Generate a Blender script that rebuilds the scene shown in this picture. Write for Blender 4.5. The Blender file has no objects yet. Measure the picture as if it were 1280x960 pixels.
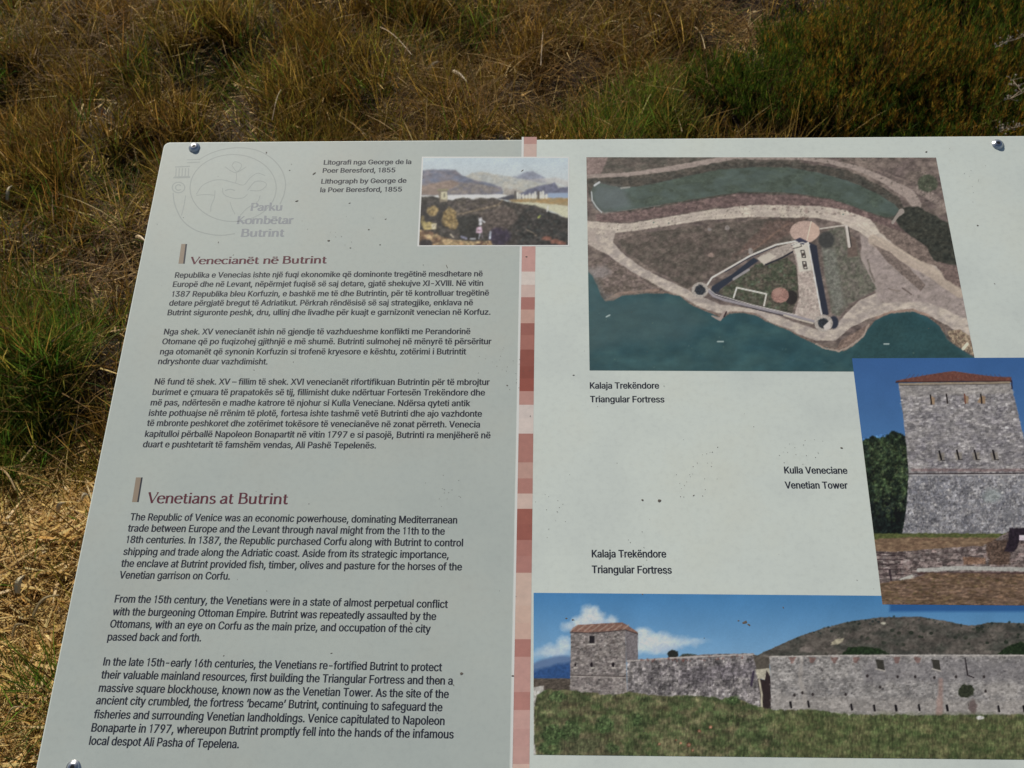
import bpy, math, random
import numpy as np
from mathutils import Matrix, Vector
from mathutils.geometry import delaunay_2d_cdt

sc = bpy.context.scene
COL = sc.collection

# ------------------------------------------------------------------ camera
# World frame: origin on the ground under the panel's upper left corner, x right along the panel, y away.
TH = math.radians(20)                      # tilt of the panel from horizontal
PANEL_O = np.array([0.0, 0.0, 0.893])      # upper left corner of the panel
FPX, CX, CY = 1350.0, 640.0, 480.0
M = np.array([[0.99916944, -0.0196501, 0.03569729],
              [0.00164843, 0.89481884, 0.44642639],
              [-0.04071493, -0.44599676, 0.89410804]])
DIST = 0.9949404535827109
ct, st = math.cos(TH), math.sin(TH)
PW = np.array([[1, 0, 0], [0, -ct, -st], [0, st, -ct]]).T   # columns: panel right, panel down, into the panel
RW = PW @ M.T

def plane_uv(x, y):
    r = np.array([(x - CX) / FPX, (y - CY) / FPX, 1.0])
    X = r * (DIST / (r @ M[:, 2]))
    return np.array([X @ M[:, 0], X @ M[:, 1]])

UV0 = plane_uv(205.5, 178)

def P(x, y):                               # picture position -> position on the panel (u right, v down), metres
    return plane_uv(x, y) - UV0

CAM = PANEL_O - PW @ np.array([UV0[0], UV0[1], DIST])

def G(x, y, h=0.0):                        # picture position -> point of the ground at height h
    r = RW @ np.array([(x - CX) / FPX, (y - CY) / FPX, 1.0])
    t = (h - CAM[2]) / r[2]
    return CAM + r * t

cam = bpy.data.cameras.new('camera')
cam.sensor_width = 36.0
cam.lens = FPX / 1280 * 36.0
cam.clip_start = 0.05
cam.clip_end = 500
cam.dof.use_dof = True
cam.dof.focus_distance = 1.1
cam.dof.aperture_fstop = 22.0
co = bpy.data.objects.new('camera', cam)
COL.objects.link(co)
mw = np.eye(4)
mw[:3, 0] = RW[:, 0]; mw[:3, 1] = -RW[:, 1]; mw[:3, 2] = -RW[:, 2]; mw[:3, 3] = CAM
co.matrix_world = Matrix([list(r) for r in mw])
sc.camera = co

# ------------------------------------------------------------------ light
SUN_EL, SUN_AZ = math.radians(39), math.radians(-30)     # azimuth from +y towards +x
world = bpy.data.worlds.new('World'); sc.world = world; world.use_nodes = True
wn = world.node_tree
sky = wn.nodes.new('ShaderNodeTexSky'); sky.sky_type = 'NISHITA'; sky.sun_disc = False
sky.sun_elevation = SUN_EL; sky.sun_rotation = SUN_AZ % (2 * math.pi)
bg = wn.nodes['Background']; bg.inputs[1].default_value = 0.05
wn.links.new(sky.outputs[0], bg.inputs[0])
sd = np.array([math.sin(SUN_AZ) * math.cos(SUN_EL), math.cos(SUN_AZ) * math.cos(SUN_EL), math.sin(SUN_EL)])
sun = bpy.data.lights.new('sun', 'SUN'); sun.energy = 5.0; sun.angle = math.radians(0.5); sun.color = (1, 0.94, 0.83)
so = bpy.data.objects.new('sun', sun); COL.objects.link(so)
so.rotation_euler = Vector(-sd).to_track_quat('-Z', 'Y').to_euler()
so.location = (-2, 5, 6)
sc.view_settings.view_transform = 'Standard'
sc.view_settings.look = 'None'
sc.view_settings.gamma = 1
sc.view_settings.exposure = -0.03

# ------------------------------------------------------------------ helpers
def lin(c):
    c = np.asarray(c, float) / 255.0
    return np.where(c <= 0.04045, c / 12.92, ((c + 0.055) / 1.055) ** 2.4)

INK = 1.42        # the panel's paper white is this much more reflective than it photographs

def ink(c):       # printed colour as photographed -> reflectance of the print
    return np.clip(lin(c) * INK, 0.006, 0.85)

def nt(name):
    m = bpy.data.materials.new(name); m.use_nodes = True
    return m, m.node_tree, m.node_tree.nodes['Principled BSDF']

def flat_mat(name, rgb, rough=0.45, spec=0.35, metal=0.0):
    m, t, b = nt(name)
    b.inputs['Base Color'].default_value = (*rgb, 1)
    b.inputs['Roughness'].default_value = rough
    b.inputs['Specular IOR Level'].default_value = spec
    b.inputs['Metallic'].default_value = metal
    return m

def noise_node(t, scale, detail=4, rough=0.55, vec=None):
    n = t.nodes.new('ShaderNodeTexNoise'); n.inputs['Scale'].default_value = scale
    n.inputs['Detail'].default_value = detail; n.inputs['Roughness'].default_value = rough
    if vec is not None: t.links.new(vec, n.inputs['Vector'])
    return n

def ramp_node(t, src, stops):
    r = t.nodes.new('ShaderNodeValToRGB'); t.links.new(src, r.inputs[0])
    while len(r.color_ramp.elements) < len(stops): r.color_ramp.elements.new(0.5)
    for e, (p, c) in zip(r.color_ramp.elements, stops):
        e.position = p; e.color = (*c, 1) if len(c) == 3 else c
    return r

def mix_node(t, mode, fac, a, b):
    n = t.nodes.new('ShaderNodeMix'); n.data_type = 'RGBA'; n.blend_type = mode
    for sock, v in ((n.inputs[0], fac), (n.inputs[6], a), (n.inputs[7], b)):
        if hasattr(v, 'is_output'): t.links.new(v, sock)
        elif isinstance(v, (int, float)): sock.default_value = v
        else: sock.default_value = (*v, 1)
    return n.outputs[2]

def link(o, parent=None):
    COL.objects.link(o)
    if parent is not None: o.parent = parent
    return o

def mesh_obj(name, verts, faces, mat, parent=None, smooth=False):
    me = bpy.data.meshes.new(name)
    me.from_pydata([tuple(map(float, v)) for v in verts], [], faces)
    me.materials.append(mat)
    if smooth: me.polygons.foreach_set('use_smooth', [True] * len(me.polygons))
    me.update()
    return link(bpy.data.objects.new(name, me), parent)

def np_mesh(name, verts, quads, tris, mats, colors=None, mat_idx=None):
    """fast mesh from arrays; colors are per vertex, linear"""
    me = bpy.data.meshes.new(name)
    nq, ntr = len(quads), len(tris)
    me.vertices.add(len(verts)); me.vertices.foreach_set('co', np.asarray(verts, np.float32).ravel())
    loops = np.concatenate([np.asarray(quads, np.int32).ravel(), np.asarray(tris, np.int32).ravel()])
    me.loops.add(len(loops)); me.loops.foreach_set('vertex_index', loops)
    starts = np.concatenate([np.arange(nq) * 4, nq * 4 + np.arange(ntr) * 3]).astype(np.int32)
    me.polygons.add(nq + ntr); me.polygons.foreach_set('loop_start', starts)
    me.update(calc_edges=True)
    for m in (mats if isinstance(mats, list) else [mats]): me.materials.append(m)
    if mat_idx is not None: me.polygons.foreach_set('material_index', mat_idx)
    if colors is not None:
        a = me.color_attributes.new('tint', 'FLOAT_COLOR', 'POINT')
        c = np.ones((len(verts), 4), np.float32); c[:, :3] = colors
        a.data.foreach_set('color', c.ravel())
    me.validate()
    return me

def tag(o, label=None, cat=None, group=None, kind=None):
    if label: o['label'] = label
    if cat: o['category'] = cat
    if group: o['group'] = group
    if kind: o['kind'] = kind
    return o

LAT = {}
def vnoise(x, y, seed=0, octaves=4, gain=0.55):
    """value noise, 0..1, for arrays x, y"""
    if seed not in LAT: LAT[seed] = np.random.RandomState(seed + 17).rand(128, 128)
    L = LAT[seed]; out = np.zeros_like(x, dtype=float); amp = 1.0; tot = 0.0
    for k in range(octaves):
        xx = x * 2 ** k + 31.7 * k; yy = y * 2 ** k + 11.3 * k
        ix = np.floor(xx).astype(int); iy = np.floor(yy).astype(int)
        fx = xx - ix; fy = yy - iy
        fx = fx * fx * (3 - 2 * fx); fy = fy * fy * (3 - 2 * fy)
        a = L[ix % 128, iy % 128]; b = L[(ix + 1) % 128, iy % 128]
        c = L[ix % 128, (iy + 1) % 128]; d = L[(ix + 1) % 128, (iy + 1) % 128]
        out += amp * ((a * (1 - fx) + b * fx) * (1 - fy) + (c * (1 - fx) + d * fx) * fy)
        tot += amp; amp *= gain
    return out / tot

# ------------------------------------------------------------------ the ground
HOLLOWS = [((985, 30), .15, .12), ((680, 140), .15, .10), ((168, 190), .12, .09), ((905, 5), .15, .09), ((250, 105), .09, .05),
           ((585, 70), .13, .07), ((430, 150), .10, .06), ((860, 95), .10, .08), ((30, 120), .13, .07), ((110, 420), .06, .04)]
HOLLOWS = [(*G(*p, 0.0)[:2], r, d) for p, r, d in HOLLOWS]
def ground_z(x, y):
    z = (vnoise(x * 0.9 + 7, y * 0.9 + 3, 3, 4) - 0.5) * 0.16
    z = z + (vnoise(x * 3.6, y * 3.6, 5, 2) - 0.5) * 0.11 + (vnoise(x * 9, y * 9, 4, 3) - 0.5) * 0.045
    for hx, hy, r, d in HOLLOWS: z = z - d * np.exp(-((x - hx) ** 2 + (y - hy) ** 2) / (r * r))
    return z

m_soil, t, b = nt('soil')
tc = t.nodes.new('ShaderNodeTexCoord')
n1 = noise_node(t, 2.2, 6, 0.6, tc.outputs['Object'])
n2 = noise_node(t, 90, 5, 0.7, tc.outputs['Object'])
r1 = ramp_node(t, n1.outputs[0], [(0.3, (0.025, 0.014, 0.007)), (0.55, (0.05, 0.028, 0.012)), (0.75, (0.09, 0.055, 0.022))])
r2 = ramp_node(t, n2.outputs[0], [(0.3, (0.35, 0.3, 0.25)), (0.7, (1.3, 1.2, 1.05))])
t.links.new(mix_node(t, 'MULTIPLY', 1.0, r1.outputs[0], r2.outputs[0]), b.inputs['Base Color'])
b.inputs['Roughness'].default_value = 0.95
bp = t.nodes.new('ShaderNodeBump'); bp.inputs['Strength'].default_value = 0.8; bp.inputs['Distance'].default_value = 0.01
t.links.new(n2.outputs[0], bp.inputs['Height']); t.links.new(bp.outputs[0], b.inputs['Normal'])

gx = np.concatenate([-np.geomspace(120, 2.6, 24), np.linspace(-2.5, 4.0, 150), np.geomspace(4.1, 120, 24)])
gy = np.concatenate([-np.geomspace(120, 2.6, 24), np.linspace(-2.5, 6.0, 180), np.geomspace(6.1, 200, 26)])
GX, GY = np.meshgrid(gx, gy)
GZ = ground_z(GX, GY)
nx, ny = len(gx), len(gy)
idx = np.arange(nx * ny).reshape(ny, nx)
quads = np.stack([idx[:-1, :-1], idx[:-1, 1:], idx[1:, 1:], idx[1:, :-1]], -1).reshape(-1, 4)
me = np_mesh('ground', np.stack([GX, GY, GZ], -1).reshape(-1, 3), quads, np.zeros((0, 3), int), m_soil)
me.polygons.foreach_set('use_smooth', [True] * len(me.polygons))
tag(link(bpy.data.objects.new('ground', me)), kind='structure')

# ------------------------------------------------------------------ the sign: frame of reference
sign = bpy.data.objects.new('information_panel', None); COL.objects.link(sign)
sign.location = (0.5, -0.33, 0); sign.empty_display_size = 0.2
tag(sign, 'grey white tilted information panel printed with text, photographs and a reddish stripe', 'sign')
# local frame of every sheet on the panel: x right, y up the slope, z out of the panel
TILT = Matrix.Rotation(TH, 4, 'X'); TILT.translation = Vector(PANEL_O) - Vector(sign.location)

def on_panel(name, verts, faces, mat, parent=None, smooth=False):
    o = mesh_obj(name, verts, faces, mat, parent or sign, smooth)
    if parent is None: o.matrix_local = TILT
    return o

def L3(x, y, z):                            # picture position -> local panel coordinates
    u, v = P(x, y); return (u, -v, z)

# board: 8 mm, rounded corners, small bevel
m_board, t, b = nt('printed_board')
tc = t.nodes.new('ShaderNodeTexCoord')
BOARD = ink((192, 199, 193))
nb = noise_node(t, 9, 6, 0.6, tc.outputs['Object'])
nf = noise_node(t, 160, 4, 0.7, tc.outputs['Object'])
rb = ramp_node(t, nb.outputs[0], [(0.3, (0.93, 0.93, 0.94)), (0.5, (1, 1, 1)), (0.75, (0.985, 0.96, 0.93))])
rf = ramp_node(t, nf.outputs[0], [(0.25, (0.93, 0.93, 0.93)), (0.5, (1, 1, 1)), (0.8, (1.03, 1.03, 1.02))])
BOARD_DIRT = lambda tt: None
nw = noise_node(t, 2.3, 5, .65, tc.outputs['Object']); rw = ramp_node(t, nw.outputs[0], [(.3, (.90, .905, .915)), (.5, (1, 1, 1)), (.7, (1.05, 1.045, 1.03))])
c1 = mix_node(t, 'MULTIPLY', 1.0, mix_node(t, 'MULTIPLY', 1.0, tuple(BOARD), rw.outputs[0]), rb.outputs[0])
t.links.new(mix_node(t, 'MULTIPLY', 1.0, c1, rf.outputs[0]), b.inputs['Base Color'])
b.inputs['Roughness'].default_value = 0.42; b.inputs['Specular IOR Level'].default_value = 0.35
PWD, PHT, PTH = 1.0, 0.716, 0.008

def rounded_rect(x0, y0, x1, y1, r, n=6):
    pts = []
    for cx_, cy_, a0 in ((x1 - r, y1 - r, 0), (x0 + r, y1 - r, 90), (x0 + r, y0 + r, 180), (x1 - r, y0 + r, 270)):
        for k in range(n + 1):
            a = math.radians(a0 + 90 * k / n); pts.append((cx_ + r * math.cos(a), cy_ + r * math.sin(a)))
    return pts

def slab(loops):                            # stack of closed rings with caps
    n = len(loops[0]); vs = [p for L in loops for p in L]; fs = []
    for k in range(len(loops) - 1):
        for i in range(n):
            j = (i + 1) % n; fs.append((k * n + i, k * n + j, (k + 1) * n + j, (k + 1) * n + i))
    fs.append(tuple(range(n))[::-1]); fs.append(tuple((len(loops) - 1) * n + i for i in range(n)))
    return vs, fs

bev = 0.0007
rings = []
for ins, z in ((0, -PTH), (0, -bev), (bev * 0.3, -bev * 0.3), (bev, 0)):
    rings.append([(x, y, z) for x, y in rounded_rect(ins, -PHT + ins, PWD - ins, -ins, 0.007 - ins)])
vs, fs = slab(rings)
on_panel('board', vs, fs, m_board)
# left half of the print has a slightly greener grey ground
m_left, t, b = nt('left_print')
tc = t.nodes.new('ShaderNodeTexCoord')
nb = noise_node(t, 7, 6, 0.6, tc.outputs['Object']); nf = noise_node(t, 170, 4, 0.7, tc.outputs['Object'])
rb = ramp_node(t, nb.outputs[0], [(0.3, (0.95, 0.96, 0.97)), (0.5, (1, 1, 1)), (0.72, (1.02, 0.985, 0.96))])
rf = ramp_node(t, nf.outputs[0], [(0.25, (0.94, 0.94, 0.94)), (0.5, (1, 1, 1)), (0.8, (1.03, 1.03, 1.02))])
nw = noise_node(t, 2.3, 5, .65, tc.outputs['Object']); rw = ramp_node(t, nw.outputs[0], [(.3, (.90, .905, .915)), (.5, (1, 1, 1)), (.7, (1.05, 1.035, 1.01))])
c1 = mix_node(t, 'MULTIPLY', 1.0, mix_node(t, 'MULTIPLY', 1.0, tuple(ink((167, 174, 169))), rw.outputs[0]), rb.outputs[0])
t.links.new(mix_node(t, 'MULTIPLY', 1.0, c1, rf.outputs[0]), b.inputs['Base Color'])
b.inputs['Roughness'].default_value = 0.42; b.inputs['Specular IOR Level'].default_value = 0.35
xr = P(652.2, 172)[0]
rr = rounded_rect(0.0012, -PHT + 0.0012, xr, -0.0012, 0.006)
rr = [(x, y) for x, y in rr]
rr = [(xr, -0.0012)] + [p for p in rr if p[0] < xr - 0.0065] + [(xr, -PHT + 0.0012)]
rr = sorted(set(rr), key=lambda p: math.atan2(p[1] + PHT / 2, p[0] - xr / 2))
on_panel('left_field', [(x, y, 0.00003) for x, y in rr], [tuple(range(len(rr)))], m_left)
m_white = flat_mat('white_print', ink((202, 206, 200)))
def quad_on(name, q, z, mat, parent=None):
    return on_panel(name, [L3(x, y, z) for x, y in q], [(3, 2, 1, 0)], mat, parent)
quad_on('white_line', [(652.2, 171.2), (654.8, 171.2), (640.6, 980), (637.8, 980)], 0.00005, m_white)

# stripe of coloured blocks
STRIPE = [(171.2, 180, (178, 132, 122)), (180, 197, (192, 164, 152)), (307, 339.5, (190, 143, 134)), (339.5, 356, (203, 190, 180)),
          (356, 371.5, (194, 167, 156)), (371.5, 387, (165, 108, 98)), (387, 404, (186, 146, 131)), (404, 419, (150, 90, 79)),
          (419, 437, (160, 101, 89)), (437, 458, (140, 75, 63)), (458, 473, (135, 69, 57)), (473, 489, (146, 76, 63)),
          (489, 506, (179, 132, 121)), (506, 523, (199, 185, 177)), (523, 542, (203, 188, 179)), (542, 578, (167, 113, 102)),
          (578, 598, (181, 141, 128)), (598, 617, (170, 117, 106)), (617, 636, (197, 171, 158)), (636, 655.5, (153, 89, 76)),
          (655.5, 675, (150, 86, 74)), (675, 695, (167, 111, 100)), (695, 716, (171, 117, 107)), (716, 757, (196, 168, 152)),
          (757, 778.5, (197, 166, 149)), (778.5, 799, (196, 162, 146)), (799, 821, (172, 116, 106)), (821, 865, (187, 141, 131)),
          (865, 887.5, (176, 121, 111)), (887.5, 911, (192, 150, 140)), (911, 933, (187, 143, 134)), (933, 955, (189, 146, 136)),
          (955, 980, (203, 171, 156))]
def sx(y, a, b): return a + (b - a) * (y - 170) / (957 - 170)
for k, (ya, yb, c) in enumerate(STRIPE):
    m, t, b = nt('stripe_ink')
    tc = t.nodes.new('ShaderNodeTexCoord'); nf = noise_node(t, 120, 5, 0.7, tc.outputs['Object'])
    rf = ramp_node(t, nf.outputs[0], [(0.3, (0.9, 0.91, 0.92)), (0.7, (1.06, 1.06, 1.06))])
    t.links.new(mix_node(t, 'MULTIPLY', 1.0, tuple(ink(np.array(c) * .88 + np.mean(c) * .12)), rf.outputs[0]), b.inputs['Base Color'])
    b.inputs['Roughness'].default_value = 0.42; b.inputs['Specular IOR Level'].default_value = 0.35
    quad_on('stripe_block', [(sx(ya, 655, 640.6), ya), (sx(ya, 671, 661.8), ya), (sx(yb, 671, 661.8), yb), (sx(yb, 655, 640.6), yb)], 0.00005, m)

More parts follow.
